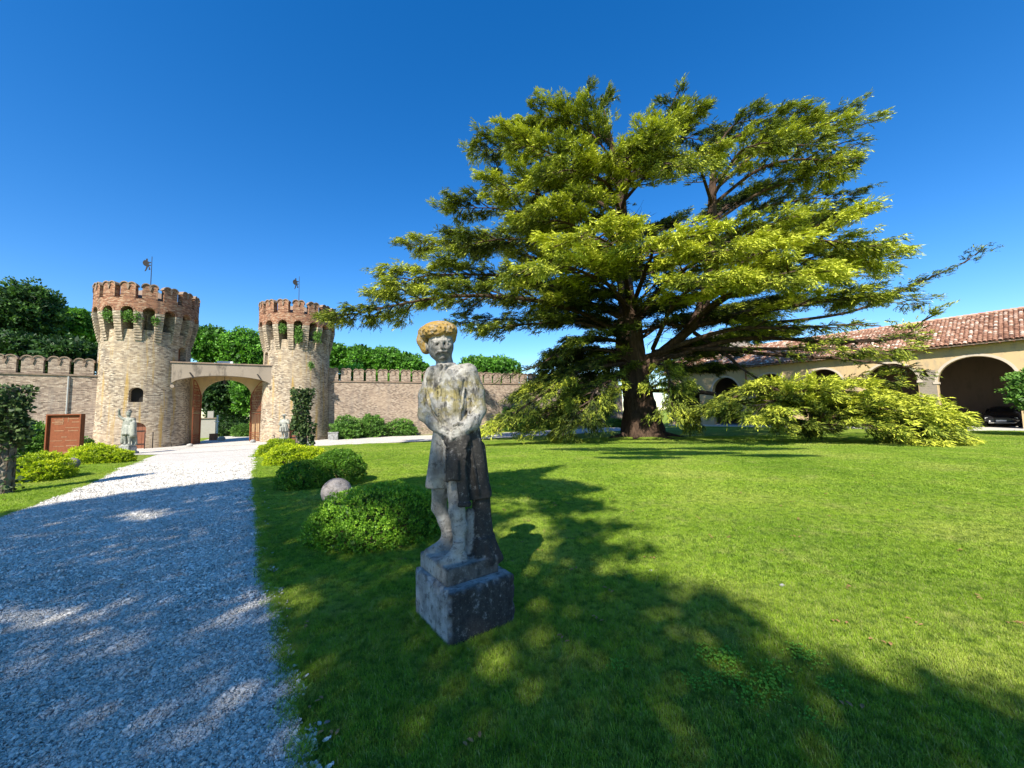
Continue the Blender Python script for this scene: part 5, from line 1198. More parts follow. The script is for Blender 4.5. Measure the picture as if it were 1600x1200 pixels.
small_statue(tuple(g1), 2.0, (0.15, -1), 'weathered stone warrior with one arm raised, on a pedestal by the left tower', dict(ped=.45, fat=.85, skirt=.62, cloak=True, slim=1, hat='plume', hands=[(-.33, -.12, 1.80)], arms=[[(-.22, 0, 1.34), (-.38, -.03, 1.5), (-.36, -.10, 1.74), (-.33, -.12, 1.80)], [(.22, 0, 1.34), (.28, .02, 1.05), (.22, -.10, .90), (.2, -.12, .88)]], extra=[([(.26, -.05, 1.12), (.27, -.05, .55)], [.12, .12], .02)]))
g2 = G(443, 692.5)
small_statue(tuple(g2), 1.78, (-.1, -1), 'stout stone figure in a broad hat standing by the right tower door', dict(ped=.35, fat=1.35, skirt=.55, cloak=False, hat='brim', hands=[], arms=[[(-.25, 0, 1.32), (-.36, 0, 1.08), (-.2, -.22, 1.02), (-.05, -.26, 1.04)], [(.25, 0, 1.32), (.36, .0, 1.08), (.42, -.05, 1.3), (.34, -.1, 1.42)]], extra=[([(.1, .18, .1), (.08, .16, .9)], [.12, .12], .03)]))
# ================================================================== BUSHES, BALLS, COLUMNS, TREES
def shell_points(lobes, n, thick=0.12, rough=0.10, flat=0.0, seed=0.0):
    """points and outward normals over a union of ellipsoid lobes (centre, radii)"""
    ar = np.array([l[1][0] * l[1][2] for l in lobes]); ar = ar / ar.sum(); PP, NN, UU = [], [], []
    for (c, r), w in zip(lobes, ar):
        m = int(n * w); d = unit(rng.normal(0, 1, (m, 3))); r = np.asarray(r)
        k_ = 1 + rough * vnoise(d * 3.1, 2.0, seed + c[0]) - thick * rng.random(m) ** 1.5
        p = np.asarray(c) + d * r * k_[:, None]; nr = unit(d / r)
        keep = np.ones(m, bool)
        for (c2, r2) in lobes:
            if c2 is c: continue
            keep &= (((p - np.asarray(c2)) / (np.asarray(r2) * 0.86)) ** 2).sum(1) > 1
        PP.append(p[keep]); NN.append(nr[keep]); UU.append((k_ - 1)[keep])
    return np.concatenate(PP), np.concatenate(NN), np.concatenate(UU)
def bush(loc, lobes, n, size, mat, label, cat='bush', group='clipped bushes', per=6, wid=0.5, thick=0.16, rough=0.12, name='bush', tone=0.5, core=None):
    loc = np.asarray(loc, float); root = thing(name, tuple(loc), label, cat, group)
    lb = [(loc + np.asarray(c), r) for c, r in lobes]
    Pn, Nn, U = shell_points(lb, n, thick, rough, seed=float(loc[0])); ok = Pn[:, 2] > gz(Pn[:, 0], Pn[:, 1]) + 0.01; Pn, Nn, U = Pn[ok], Nn[ok], U[ok]
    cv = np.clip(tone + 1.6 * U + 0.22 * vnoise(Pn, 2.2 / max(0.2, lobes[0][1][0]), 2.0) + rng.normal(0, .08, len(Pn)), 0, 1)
    V, c = tufts(Pn, Nn, per, size, 0.55, wid, colv=cv); tag(leaves_obj('foliage', V, c, M[mat], root, loc), kind='stuff')
    b = MB()
    for i in range(7):
        a = i * 0.9; l = lobes[i % len(lobes)]; b.tube([loc + [0.05 * math.cos(a), 0.05 * math.sin(a), -.02], loc + np.asarray(l[0]) + np.array([math.cos(a), math.sin(a), .5]) * np.asarray(l[1]) * .6], [0.02, 0.008], 4, cap=False)
    # dark heart of twigs and old leaves
    for (c_, r_) in lobes:
        d = fib(90); pp = loc + np.asarray(c_) + d * np.asarray(r_) * 0.78
        pp = pp[pp[:, 2] > loc[2]]
        for q in pp[::3]: b.tube([loc + np.asarray(c_) * [1, 1, .3], q], [.008, .004], 3, cap=False)
    tag(b.build('stems', M['twig'], root, loc), kind='stuff')
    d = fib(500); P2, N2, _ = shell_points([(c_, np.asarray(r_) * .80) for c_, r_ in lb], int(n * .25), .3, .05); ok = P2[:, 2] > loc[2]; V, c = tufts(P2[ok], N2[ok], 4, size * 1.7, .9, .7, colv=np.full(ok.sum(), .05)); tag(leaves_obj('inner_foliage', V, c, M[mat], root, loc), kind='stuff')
    return root
def gp(px, Y):      # ground point on a sight line column at distance Y
    p = P(px, 650, Y); p[2] = float(gz(p[0], p[1])); return p
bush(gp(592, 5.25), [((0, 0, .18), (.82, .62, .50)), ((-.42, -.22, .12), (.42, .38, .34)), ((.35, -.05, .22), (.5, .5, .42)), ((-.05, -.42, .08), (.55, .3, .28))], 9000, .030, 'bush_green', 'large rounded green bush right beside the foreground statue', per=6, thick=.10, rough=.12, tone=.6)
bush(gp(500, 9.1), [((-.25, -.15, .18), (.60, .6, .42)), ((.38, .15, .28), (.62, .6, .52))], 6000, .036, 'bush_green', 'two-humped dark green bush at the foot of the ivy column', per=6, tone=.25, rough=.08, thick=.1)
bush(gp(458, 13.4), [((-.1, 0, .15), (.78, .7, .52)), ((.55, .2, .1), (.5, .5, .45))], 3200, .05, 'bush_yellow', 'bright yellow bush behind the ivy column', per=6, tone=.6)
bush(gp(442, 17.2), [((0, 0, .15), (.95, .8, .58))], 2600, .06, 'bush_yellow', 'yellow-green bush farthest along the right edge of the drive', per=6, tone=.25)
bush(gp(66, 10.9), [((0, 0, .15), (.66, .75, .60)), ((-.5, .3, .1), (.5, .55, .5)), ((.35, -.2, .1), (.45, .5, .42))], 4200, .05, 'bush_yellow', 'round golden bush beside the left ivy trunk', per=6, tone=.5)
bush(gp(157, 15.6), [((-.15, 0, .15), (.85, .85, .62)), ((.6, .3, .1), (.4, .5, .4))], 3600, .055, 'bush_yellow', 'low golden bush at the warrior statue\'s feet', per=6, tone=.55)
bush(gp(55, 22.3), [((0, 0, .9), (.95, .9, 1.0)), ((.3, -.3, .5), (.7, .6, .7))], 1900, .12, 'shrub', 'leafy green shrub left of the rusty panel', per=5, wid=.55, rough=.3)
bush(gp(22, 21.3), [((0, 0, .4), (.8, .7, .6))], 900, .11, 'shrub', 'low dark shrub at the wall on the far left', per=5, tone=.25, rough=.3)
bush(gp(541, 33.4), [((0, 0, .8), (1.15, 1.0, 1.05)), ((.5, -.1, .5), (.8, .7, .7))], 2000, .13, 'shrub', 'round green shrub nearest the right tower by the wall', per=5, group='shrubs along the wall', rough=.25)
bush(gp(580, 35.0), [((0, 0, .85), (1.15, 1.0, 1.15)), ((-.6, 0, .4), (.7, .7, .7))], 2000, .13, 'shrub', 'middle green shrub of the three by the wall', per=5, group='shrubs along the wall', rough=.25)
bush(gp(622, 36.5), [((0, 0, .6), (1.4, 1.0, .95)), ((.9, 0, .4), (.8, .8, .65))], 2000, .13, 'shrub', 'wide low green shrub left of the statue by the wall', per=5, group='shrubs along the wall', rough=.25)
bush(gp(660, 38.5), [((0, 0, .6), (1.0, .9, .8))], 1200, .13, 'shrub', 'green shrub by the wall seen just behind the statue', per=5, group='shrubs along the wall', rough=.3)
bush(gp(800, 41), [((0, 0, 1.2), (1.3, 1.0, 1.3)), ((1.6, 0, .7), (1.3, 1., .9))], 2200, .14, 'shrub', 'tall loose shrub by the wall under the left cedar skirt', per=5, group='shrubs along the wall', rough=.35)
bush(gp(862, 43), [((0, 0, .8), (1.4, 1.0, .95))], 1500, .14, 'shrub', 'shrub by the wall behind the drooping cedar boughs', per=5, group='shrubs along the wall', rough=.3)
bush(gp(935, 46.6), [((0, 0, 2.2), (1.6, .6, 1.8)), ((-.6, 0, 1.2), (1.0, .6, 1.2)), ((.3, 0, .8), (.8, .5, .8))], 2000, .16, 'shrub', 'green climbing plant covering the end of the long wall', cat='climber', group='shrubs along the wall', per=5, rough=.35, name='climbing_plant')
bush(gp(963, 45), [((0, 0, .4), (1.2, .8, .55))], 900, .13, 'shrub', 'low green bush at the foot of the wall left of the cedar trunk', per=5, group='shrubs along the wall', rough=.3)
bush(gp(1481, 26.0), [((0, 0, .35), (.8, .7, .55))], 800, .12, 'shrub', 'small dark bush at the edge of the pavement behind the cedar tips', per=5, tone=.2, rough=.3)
rt = bush(P(1648, 660, 21.5) * [1, 1, 0] + [0, 0, -.2], [((0, 0, 2.6), (1.5, 1.5, 1.2)), ((-.55, -.2, 1.9), (1.15, 1.1, .75)), ((.3, .2, 3.1), (1.1, 1.1, .8))], 2600, .14, 'shrub', 'small leafy tree at the right edge in front of the big arch', cat='tree', group='garden trees', per=5, name='small_tree', rough=.3, tone=.5)
b = MB(); b.tube([(0, 0, -.1), (.05, 0, 1.0), (0, 0.05, 2.2)], [.11, .09, .06], 8); b.build('trunk', M['bark'], rt)

# ---- stone balls
def ball(p, r, label):
    root_o = (p[0], p[1], p[2]); s = SDF(np.array(p) + [-r * 1.3, -r * 1.3, -.08], np.array(p) + [r * 1.3, r * 1.3, r * 2.2], r / 15)
    s.ell(np.array(p) + [0, 0, r * .9], (r, r * .97, r * .93), None, .01)
    for i in range(9): d = unit(np.array([random.uniform(-1, 1), random.uniform(-1, 0), random.uniform(-.4, 1)])); s.ell(np.array(p) + [0, 0, r * .9] + d * r, (r * .16, r * .13, r * .10), None, .015, -1)
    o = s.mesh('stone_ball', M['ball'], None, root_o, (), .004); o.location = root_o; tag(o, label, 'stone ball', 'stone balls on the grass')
ball(gp(527.5, 7.1), .262, 'grey weathered stone ball between the two green bushes'); ball(gp(117, 13.5), .21, 'stone ball lying between the two golden bushes on the left')

# ---- ivy columns
def ivy_column(p, H, r, label, ivy, lean=(0, 0)):
    root = thing('ivy_column', tuple(p), label, 'column', 'ivy-clad trunks'); V = []; n = 18; rows = 46
    for i in range(rows):
        u = i / (rows - 1); rr = r * (1.12 - 0.2 * u) * (1 + 0.05 * math.sin(i * 2.1))
        for k_ in range(n):
            a = 2 * math.pi * k_ / n; q = rr * (1 + 0.07 * math.sin(3 * a + i) + rng.normal(0, .03)); V.append((p[0] + lean[0] * u * H + q * math.cos(a), p[1] + lean[1] * u * H + q * math.sin(a), p[2] - .05 + u * H))
    Fq = [[i * n + k_, i * n + (k_ + 1) % n, (i + 1) * n + (k_ + 1) % n, (i + 1) * n + k_] for i in range(rows - 1) for k_ in range(n)] + [[(rows - 1) * n + k_ for k_ in range(n)]]
    new_mesh('trunk', V, Fq, M['bark2'], root, tuple(p), smooth=False)
    PP, NN = [], []
    for (z0, z1, rx, cnt, off) in ivy:
        z = rng.uniform(z0, z1, cnt); a = rng.uniform(0, 2 * math.pi, cnt); rad = rx * (0.75 + .35 * rng.random(cnt)) * (1 + .25 * np.sin(z * 5 + a * 2))
        u = z / H; PP.append(np.stack([p[0] + lean[0] * z + off[0] + rad * np.cos(a), p[1] + lean[1] * z + off[1] + rad * np.sin(a), p[2] + z], 1)); NN.append(np.stack([np.cos(a), np.sin(a), 0.15 + 0 * a], 1))
    PP, NN = np.concatenate(PP), unit(np.concatenate(NN)); V, c = tufts(PP, NN, 2, .095, .45, .85, colv=rng.uniform(.2, .8, len(PP)), up=-.35); tag(leaves_obj('ivy', V, c, M['ivy'], root, tuple(p)), kind='stuff')
    b = MB()
    for i in range(9):
        a = i * .7 - 2.6; b.tube([np.array(p) + [(r * 1.1 - .002 * j) * math.cos(a + .05 * j), (r * 1.1 - .002 * j) * math.sin(a + .05 * j), H * j / 8] for j in range(8)], .012, 4)
    tag(b.build('vine', M['twig'], root, tuple(p)), kind='stuff'); return root
pc = G(470, 719.5); Hc = (719.5 - 607) * pc[1] / 600
ivy_column(pc, Hc * .97, .17, 'tall trunk wrapped in ivy beside the yellow bush on the right of the drive', [(.35 * Hc, Hc * .99, .23, 900, (.02, -.05)), (.12 * Hc, .5 * Hc, .25, 420, (.17, 0)), (.75 * Hc, .98 * Hc, .30, 160, (.05, 0))], lean=(0.0, 0))
pl = G(3, 772); Hl = (772 - 604) * pl[1] / 600
ivy_column(pl, Hl, .15, 'dark ivy-topped trunk at the left edge of the picture', [(.42 * Hl, Hl, .22, 700, (.03, 0)), (.5 * Hl, Hl * .9, .2, 160, (.2, .0)), (.0, .4 * Hl, .24, 60, (.0, 0))])

# ---- trees beyond the walls
def tree(loc, H, crown, n, size, mat, label, group='trees beyond the wall', name='broadleaf_tree', per=5, rough=.22, tr=.3, tone=.5, wid=.55):
    loc = np.asarray(loc, float); root = thing(name, tuple(loc), label, 'tree', group); lobes = []
    rx, ry, rz_, cz_ = crown
    lobes.append((loc + [0, 0, cz_], (rx, ry, rz_)))
    for i in range(9):
        a = i * 2.4; e = random.uniform(-.2, .75); lobes.append((loc + np.array([math.cos(a) * rx * .62, math.sin(a) * ry * .62, cz_ + e * rz_ * .8]), (rx * random.uniform(.34, .5), ry * .45, rz_ * random.uniform(.30, .45))))
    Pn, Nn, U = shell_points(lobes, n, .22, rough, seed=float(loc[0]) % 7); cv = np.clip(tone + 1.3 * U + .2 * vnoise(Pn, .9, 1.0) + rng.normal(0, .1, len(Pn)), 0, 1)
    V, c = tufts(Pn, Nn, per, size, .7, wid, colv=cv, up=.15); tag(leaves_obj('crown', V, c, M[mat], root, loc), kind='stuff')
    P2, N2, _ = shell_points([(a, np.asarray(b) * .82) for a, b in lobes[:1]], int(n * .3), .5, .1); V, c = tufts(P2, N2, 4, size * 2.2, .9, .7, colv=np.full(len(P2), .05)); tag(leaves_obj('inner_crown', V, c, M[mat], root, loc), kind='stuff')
    b = MB(); b.tube([loc + [0, 0, -.2], loc + [.1, 0, H * .3], loc + [0, .1, cz_]], [tr, tr * .8, tr * .35], 8)
    for i in range(6): a = i * 1.05; b.tube([loc + [0, 0, cz_ * .6], loc + [math.cos(a) * rx * .4, math.sin(a) * ry * .4, cz_], loc + [math.cos(a) * rx * .75, math.sin(a) * ry * .75, cz_ + rz_ * .3]], [tr * .45, tr * .25, .04], 5)
    b.build('trunk', M['bark'], root); return root
def treepx(px, top, half, Y, mat, label, n=2600, size=.30, asp=.95, **kw):
    p = P(px, 655, Y); p[2] = -.35; zt = P(px, top, Y)[2]; R = half * Y / 600 / (1 + ((px - 800) / 600) ** 2) ** .5 * 1.0
    rz_ = R * asp; tree(p, zt, (R, R, rz_, zt - rz_ + .35), n, size, mat, label, **kw)
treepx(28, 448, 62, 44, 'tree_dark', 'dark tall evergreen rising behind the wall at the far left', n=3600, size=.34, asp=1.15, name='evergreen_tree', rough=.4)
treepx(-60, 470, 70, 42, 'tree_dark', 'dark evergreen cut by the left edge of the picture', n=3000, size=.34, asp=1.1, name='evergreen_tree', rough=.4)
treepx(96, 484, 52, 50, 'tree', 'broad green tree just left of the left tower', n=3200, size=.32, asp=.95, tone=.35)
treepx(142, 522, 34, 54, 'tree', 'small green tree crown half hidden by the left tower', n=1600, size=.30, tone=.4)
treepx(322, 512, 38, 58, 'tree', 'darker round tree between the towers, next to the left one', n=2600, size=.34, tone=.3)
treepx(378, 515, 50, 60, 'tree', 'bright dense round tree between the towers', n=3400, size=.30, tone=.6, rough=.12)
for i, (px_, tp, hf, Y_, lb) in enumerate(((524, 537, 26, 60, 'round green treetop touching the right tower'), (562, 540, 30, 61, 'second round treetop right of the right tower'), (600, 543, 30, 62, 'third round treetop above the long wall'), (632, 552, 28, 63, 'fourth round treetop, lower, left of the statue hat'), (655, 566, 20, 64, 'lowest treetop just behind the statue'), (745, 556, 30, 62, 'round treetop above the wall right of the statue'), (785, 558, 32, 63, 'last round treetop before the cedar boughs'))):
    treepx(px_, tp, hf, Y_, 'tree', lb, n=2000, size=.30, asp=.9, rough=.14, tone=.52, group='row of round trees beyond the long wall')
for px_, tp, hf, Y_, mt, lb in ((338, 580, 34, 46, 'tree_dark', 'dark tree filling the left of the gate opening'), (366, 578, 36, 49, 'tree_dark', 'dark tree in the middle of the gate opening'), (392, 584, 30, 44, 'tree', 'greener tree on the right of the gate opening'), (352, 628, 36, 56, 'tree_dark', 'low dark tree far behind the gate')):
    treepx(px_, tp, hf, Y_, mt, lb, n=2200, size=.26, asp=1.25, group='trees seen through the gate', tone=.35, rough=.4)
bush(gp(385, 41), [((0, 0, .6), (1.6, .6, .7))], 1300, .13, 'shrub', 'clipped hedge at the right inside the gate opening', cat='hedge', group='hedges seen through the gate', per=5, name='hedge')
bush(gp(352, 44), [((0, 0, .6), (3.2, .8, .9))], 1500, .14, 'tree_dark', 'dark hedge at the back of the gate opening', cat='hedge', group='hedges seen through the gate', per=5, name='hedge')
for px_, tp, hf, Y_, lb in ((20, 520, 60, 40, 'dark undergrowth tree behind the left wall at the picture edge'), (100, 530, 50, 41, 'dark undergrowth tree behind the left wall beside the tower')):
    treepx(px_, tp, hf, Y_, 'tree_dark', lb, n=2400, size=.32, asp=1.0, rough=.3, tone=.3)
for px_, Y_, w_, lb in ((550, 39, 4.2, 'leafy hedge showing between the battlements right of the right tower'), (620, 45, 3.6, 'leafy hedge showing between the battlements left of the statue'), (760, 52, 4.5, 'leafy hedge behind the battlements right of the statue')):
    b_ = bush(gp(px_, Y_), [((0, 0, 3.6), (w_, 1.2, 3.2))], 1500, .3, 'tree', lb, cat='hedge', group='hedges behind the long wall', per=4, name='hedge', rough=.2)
# trees that stand behind the viewer and throw the foreground shade
poly = np.array([(-260, 830), (0, 805), (120, 784), (230, 768), (330, 756), (400, 748), (480, 752), (560, 760), (640, 748), (720, 741), (760, 741), (835, 734), (882, 728), (850, 740), (842, 749), (895, 754), (944, 766), (887, 775), (917, 782), (958, 792), (917, 801), (850, 804), (880, 814), (1000, 822), (970, 831), (887, 839), (925, 850), (1025, 863), (940, 874), (880, 886), (925, 894), (1000, 901), (1075, 925), (1112, 920), (1150, 947), (1202, 975), (1180, 989), (1075, 972), (970, 959), (985, 985), (1075, 1035), (1150, 1080), (1225, 1130), (1285, 1122), (1245, 1075), (1217, 1026), (1300, 1048), (1412, 1088), (1427, 1042), (1510, 1084), (1600, 1112), (1800, 1190), (1700, 1500), (-800, 1500)], float)
poly2 = np.array([G(*q)[:2] for q in ((970, 959), (1075, 972), (1180, 989), (1217, 1022), (1247, 1075), (1285, 1120), (1225, 1128), (1150, 1078), (1075, 1033), (985, 985))])
polyg = np.array([G(*q)[:2] for q in poly])
holes = [(832, 838, 44, 42, 1.0), (815, 872, 42, 26, .7), (790, 905, 40, 20, .5), (800, 790, 55, 16, .9), (835, 862, 34, 18, .8), (790, 845, 30, 40, .85), (560, 800, 80, 26, .95), (585, 845, 90, 22, 1.0), (225, 808, 50, 10, 1.0), (40, 972, 130, 22, 1.0), (140, 1028, 140, 18, 1.0), (490, 930, 44, 16, 1.0), (420, 945, 90, 18, .95), (820, 1025, 120, 24, 1.0), (690, 1110, 90, 30, .55), (560, 905, 80, 14, .5), (300, 1110, 130, 28, .8), (720, 900, 60, 14, .4), (1010, 1130, 60, 30, .4), (1430, 1120, 60, 20, .4), (500, 1060, 40, 40, .5)]
def inside(pts, pg):
    r = np.zeros(len(pts), bool); x, y = pts[:, 0], pts[:, 1]
    for i in range(len(pg)):
        x0, y0 = pg[i - 1]; x1, y1 = pg[i]; c = ((y0 > y) != (y1 > y)) & (x < (x1 - x0) * (y - y0) / (y1 - y0 + 1e-12) + x0); r ^= c
    return r
N_ = 90000
lo, hi = np.maximum(polyg.min(0), [-13, -3.5]), np.minimum(polyg.max(0), [9, 12])
Q = lo + rng.random((N_, 2)) * (hi - lo); Q = Q[inside(Q, polyg) | (inside(Q, poly2) & (rng.random(N_) < .35))]
q3 = np.stack([Q[:, 0], Q[:, 1], gz(Q[:, 0], Q[:, 1])], 1); v = q3 - CAMP; fw = v @ Fw; okf = fw > .2
px_ = np.where(okf, 800 + F_PX * (v @ Rt) / np.maximum(fw, .2), -999); py_ = np.where(okf, 600 - F_PX * (v @ Up) / np.maximum(fw, .2), -999)
keep = np.ones(len(Q), bool)
for hx, hy, ha, hb, st_ in holes:
    d = ((px_ - hx) / ha) ** 2 + ((py_ - hy) / hb) ** 2; keep &= ~((d < 1) & (rng.random(len(Q)) < st_ * np.clip(1.6 * (1 - d) + .2, 0, 1)))
Q, q3 = Q[keep], q3[keep]
h = 9.5 + 3.0 * rng.random(len(Q)) + .8 * vnoise(q3, .5, 2.0); crown_pts = q3 + SUN[None] * (h / SUN[2])[:, None]
crown_pts += rng.normal(0, .06, crown_pts.shape)
# and leaf bands added high up to throw finger-like shadows, out on the sunny lawn in front of the cedar
ext = []
for fx, fy, fa, fb, n_ in ((880, 694, 80, 2.6, 2000), (950, 703, 100, 3.2, 2800), (1050, 709, 110, 3.5, 3400), (1150, 702, 110, 3.2, 3000), (1210, 713, 70, 2.2, 1300), (1000, 716, 70, 2.2, 1300), (1100, 693, 150, 2.4, 3000), (930, 687, 90, 2.0, 1600)):
    for _ in range(n_):
        r = random.random() ** .5; a = random.uniform(0, 6.283); ext.append(G(fx + fa * r * math.cos(a), fy + fb * r * math.sin(a) * (1 - .5 * abs(r * math.cos(a)))))
ext = np.array(ext); he = 15.5 + 1.5 * rng.random(len(ext)) + .12 * np.maximum(ext[:, 1] - 12, 0); ext = ext + SUN[None] * (he / SUN[2])[:, None]
crown_pts = np.concatenate([crown_pts, ext]); print('caster max y', crown_pts[:, 1].max())
split = crown_pts[:, 0] < -4.2
n_ext = len(ext)
for msk, tx, lb in ((split, (-9.5, -9.5), 'tall leafy tree standing behind the viewer on the left, shading the gravel'), (~split, (-1.5, -12.0), 'tall leafy tree standing behind the viewer, shading the lawn')):
    cp = crown_pts[msk]; tz = 0.0; root = thing('shade_tree', (tx[0], tx[1], tz), lb, 'tree', 'shade trees behind the viewer')
    V, c = tufts(cp, unit(rng.normal(0, 1, cp.shape)), 1, .17, .8, .62, colv=rng.random(len(cp))); tag(leaves_obj('crown', V, c, M['tree'], root, (tx[0], tx[1], tz)), kind='stuff')
    b = MB(); o_ = np.array([tx[0], tx[1], 0.0]); b.tube([o_ + [0, 0, -.2], o_ + [.1, .1, 4], o_ + [0, .3, 8.5]], [.45, .36, .25], 10)
    for i in range(16):
        e = cp[rng.integers(int(len(cp) * .5))]
        if tx[0] > -5 and e[0] > -2.2: continue
        b.tube([o_ + [0, .2, 6.0 + .15 * i], (o_ + [0, 0, 7]) * .45 + e * .55 - [0, 0, .3], e], [.13, .07, .02], 5, cap=False)
    b.build('trunk', M['bark2'], root)
print('shade leaves', len(crown_pts))
# ================================================================== PANEL, POSTS, CARS, SMALL THINGS
pp = gp(104, 21.0); sg = thing('rusty_panel', tuple(pp), 'tall rusted steel panel with raised rim standing by the left wall', 'sign', rz=0.16)
Wp, Hp = 1.62, 2.36
b = MB(); b.box((0, 0, Hp / 2), (Wp - .1, .05, Hp - .1)); b.build('panel', M['rust'], sg)
for c_, s_ in (((-Wp / 2 + .03, -.03, Hp / 2), (.06, .26, Hp)), ((Wp / 2 - .03, -.03, Hp / 2), (.06, .26, Hp)), ((0, -.03, Hp - .03), (Wp - .124, .26, .06)), ((0, -.03, .03), (Wp - .124, .26, .06))):
    b = MB(); b.box(c_, s_); b.build('rim', M['rust'], sg)
k = NT('worn_rust', .8); k.base(k.mix(k.noise(k.coord('Object'), 14, 5), (.52, .32, .18), (.07, .03, .02))); M['seam'] = k.m
rs = random.Random(11); b = MB()
for z, x0, x1 in ((2.05, -.55, -.1), (1.98, -.5, -.08), (1.90, -.62, -.12), (1.82, -.5, -.1), (2.10, .1, .6), (1.92, .3, .65), (1.62, .0, .66), (1.46, -.5, -.05), (1.45, .15, .62), (1.12, -.15, .1), (.92, -.66, -.1), (.93, .05, .6), (.62, -.5, .0), (.64, .1, .6), (.30, -.2, .62)):
    b.box(((x0 + x1) / 2, -.030, z), (x1 - x0, .012, rs.uniform(.02, .045)))
tag(b.build('engraving', M['seam'], sg), kind='stuff')
b = MB(); b.box((-.12, -.030, 2.0), (.02, .012, .34)); b.box((.12, -.030, 2.06), (.02, .012, .26)); tag(b.build('engraving', M['seam'], sg), kind='stuff')
# posts
for px_, py_, tp, lb in ((225.5, 702, 677, 'thin metal post left of its twin before the tower door'), (238, 701, 676.5, 'thin metal post right of its twin before the tower door')):
    q = G(px_, py_); H = (py_ - tp) * q[1] / 600; t = thing('metal_post', tuple(q), lb, 'post', 'metal posts at the gate'); b = MB(); b.tube([(0, 0, -.05), (0, 0, H)], .028, 8); b.build('rod', M['iron'], t); b = MB(); b.lathe((0, 0, H), [(.028, 0), (.045, .01), (.045, .03), (0, .045)], 8); b.build('cap', M['iron'], t)
q = G(262.5, 698.5); t = thing('metal_post', tuple(q), 'short grey post with a slanting stay before the left tower', 'post', 'metal posts at the gate'); b = MB(); b.tube([(0, 0, -.05), (0, 0, 1.0)], .05, 8); b.build('rod', M['post_grey'], t); b = MB(); b.tube([(0.03, 0, .95), (.32, -.05, 0)], .018, 6); b.build('stay', M['iron'], t)
q = G(429, 692); t = thing('metal_post', tuple(q), 'small bent iron post beside the yellow-green bush', 'post', 'metal posts at the gate'); b = MB(); b.tube([(0, 0, -.05), (0, 0, .52), (-.04, 0, .58), (-.16, 0, .58)], .03, 8); b.build('rod', M['iron'], t)
q = gp(521, 32.0); t = thing('stone_trough', tuple(q), 'grey stone box standing at the foot of the right tower', 'trough', rz=.4)
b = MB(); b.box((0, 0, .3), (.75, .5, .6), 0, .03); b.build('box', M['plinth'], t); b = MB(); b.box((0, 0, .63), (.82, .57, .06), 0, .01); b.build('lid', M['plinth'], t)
q = gp(934, 45.6); t = thing('stone_shrine', tuple(q), 'small stone niche with gabled top at the wall near the cedar', 'shrine', rz=.43)
b = MB(); b.wall(-.7, .7, 0, 1.25, [dict(s=.15, w=.75, z0=-1, spring=.8, rise=.2)], lambda s, z, d: (s, d - .4, z), .8, .5); b.build('body', M['plaster'], t)
b = MB(); b.box((.15, .2, .5), (.74, .05, 1.0)); b.build('back', M['dark'], t)
b = MB(); b.face([(-.8, -.5, 1.26), (.8, -.5, 1.26), (0, -.5, 1.75)]); b.face([(.8, .5, 1.26), (-.8, .5, 1.26), (0, .5, 1.75)]); b.face([(.8, -.5, 1.26), (.8, .5, 1.26), (0, .5, 1.75), (0, -.5, 1.75)]); b.face([(-.8, .5, 1.26), (-.8, -.5, 1.26), (0, -.5, 1.75), (0, .5, 1.75)]); b.face([(-.8, -.5, 1.26), (-.8, .5, 1.26), (.8, .5, 1.26), (.8, -.5, 1.26)]); b.build('gable_top', M['coping'], t)
# beyond the gate: pier with cap, cross-shaped post, crate, stone
q = gp(324, 41); t = thing('gate_pier', tuple(q), 'pale plastered pier with stepped cap seen through the gate', 'pier', rz=.5)
k = NT('white_plaster', .9, .1); k.base(k.mix(k.noise(k.coord('Object'), 4, 5), (.42, .40, .36), (.30, .285, .255))); M['wplaster'] = k.m
b = MB(); b.box((0, 0, 1.0), (1.5, .6, 2.0)); b.build('shaft', M['wplaster'], t); b = MB(); b.box((0, 0, 2.05), (1.7, .8, .1)); b.build('cap', M['render_grey'], t); b = MB(); b.box((.3, 0, 2.45), (.5, .5, .7)); b.build('chimney_block', M['wplaster'], t)
q = gp(340, 33.8); q = gp(340, 35.0); t = thing('sign_post', tuple(gp(340 + 0, 35.5)), 'white cross-shaped post standing in the gate opening', 'post'); b = MB(); b.box((0, 0, 1.15), (.09, .09, 2.3)); b.build('upright', M['white_metal'], t); b = MB(); b.box((0, -.06, 1.72), (.42, .03, .09)); b.build('crossbar', M['white_metal'], t)
t = thing('wooden_crate', tuple(gp(335, 35)), 'brown wooden planter crate in the gate opening', 'crate'); 
for i in range(4): b = MB(); b.box((0, -.2, .09 + i * .16), (.5, .02, .145)); b.build('board', M['door_wood'], t)
b = MB(); b.box((0, .01, .32), (.48, .38, .64)); b.build('box', M['door_wood'], t)
def rockobj(q, r, label, mat='wplaster', name='stone'):
    s = SDF(np.array(q) + [-r * 1.5] * 3, np.array(q) + [r * 1.5] * 3, r / 9); s.ell(np.array(q) + [0, 0, r * .5], (r, r * .8, r * .7), None, r * .1); s.ell(np.array(q) + [r * .3, 0, r * .6], (r * .6, r * .7, r * .6), None, r * .2)
    o = s.mesh(name, M[mat], None, tuple(q), (), r * .03); o.location = tuple(q); tag(o, label, 'stone', 'loose stones')
rockobj(gp(347, 34.5), .32, 'white rounded stone inside the gate opening'); rockobj(gp(298, 27.6), .2, 'white stone at the left jamb of the gate'); rockobj(gp(396, 30.6), .22, 'grey stone by the open right gate leaf', 'plinth'); rockobj(gp(135, 22.5), .26, 'pale stone at the foot of the wall right of the rusty panel')
rockobj(G(1222, 917), .022, 'small grey stone lying in the sunny lawn', 'plinth'); rockobj(G(1017, 893) * 1.0, .016, 'tiny pale stone at the edge of the shade on the lawn', 'wplaster')
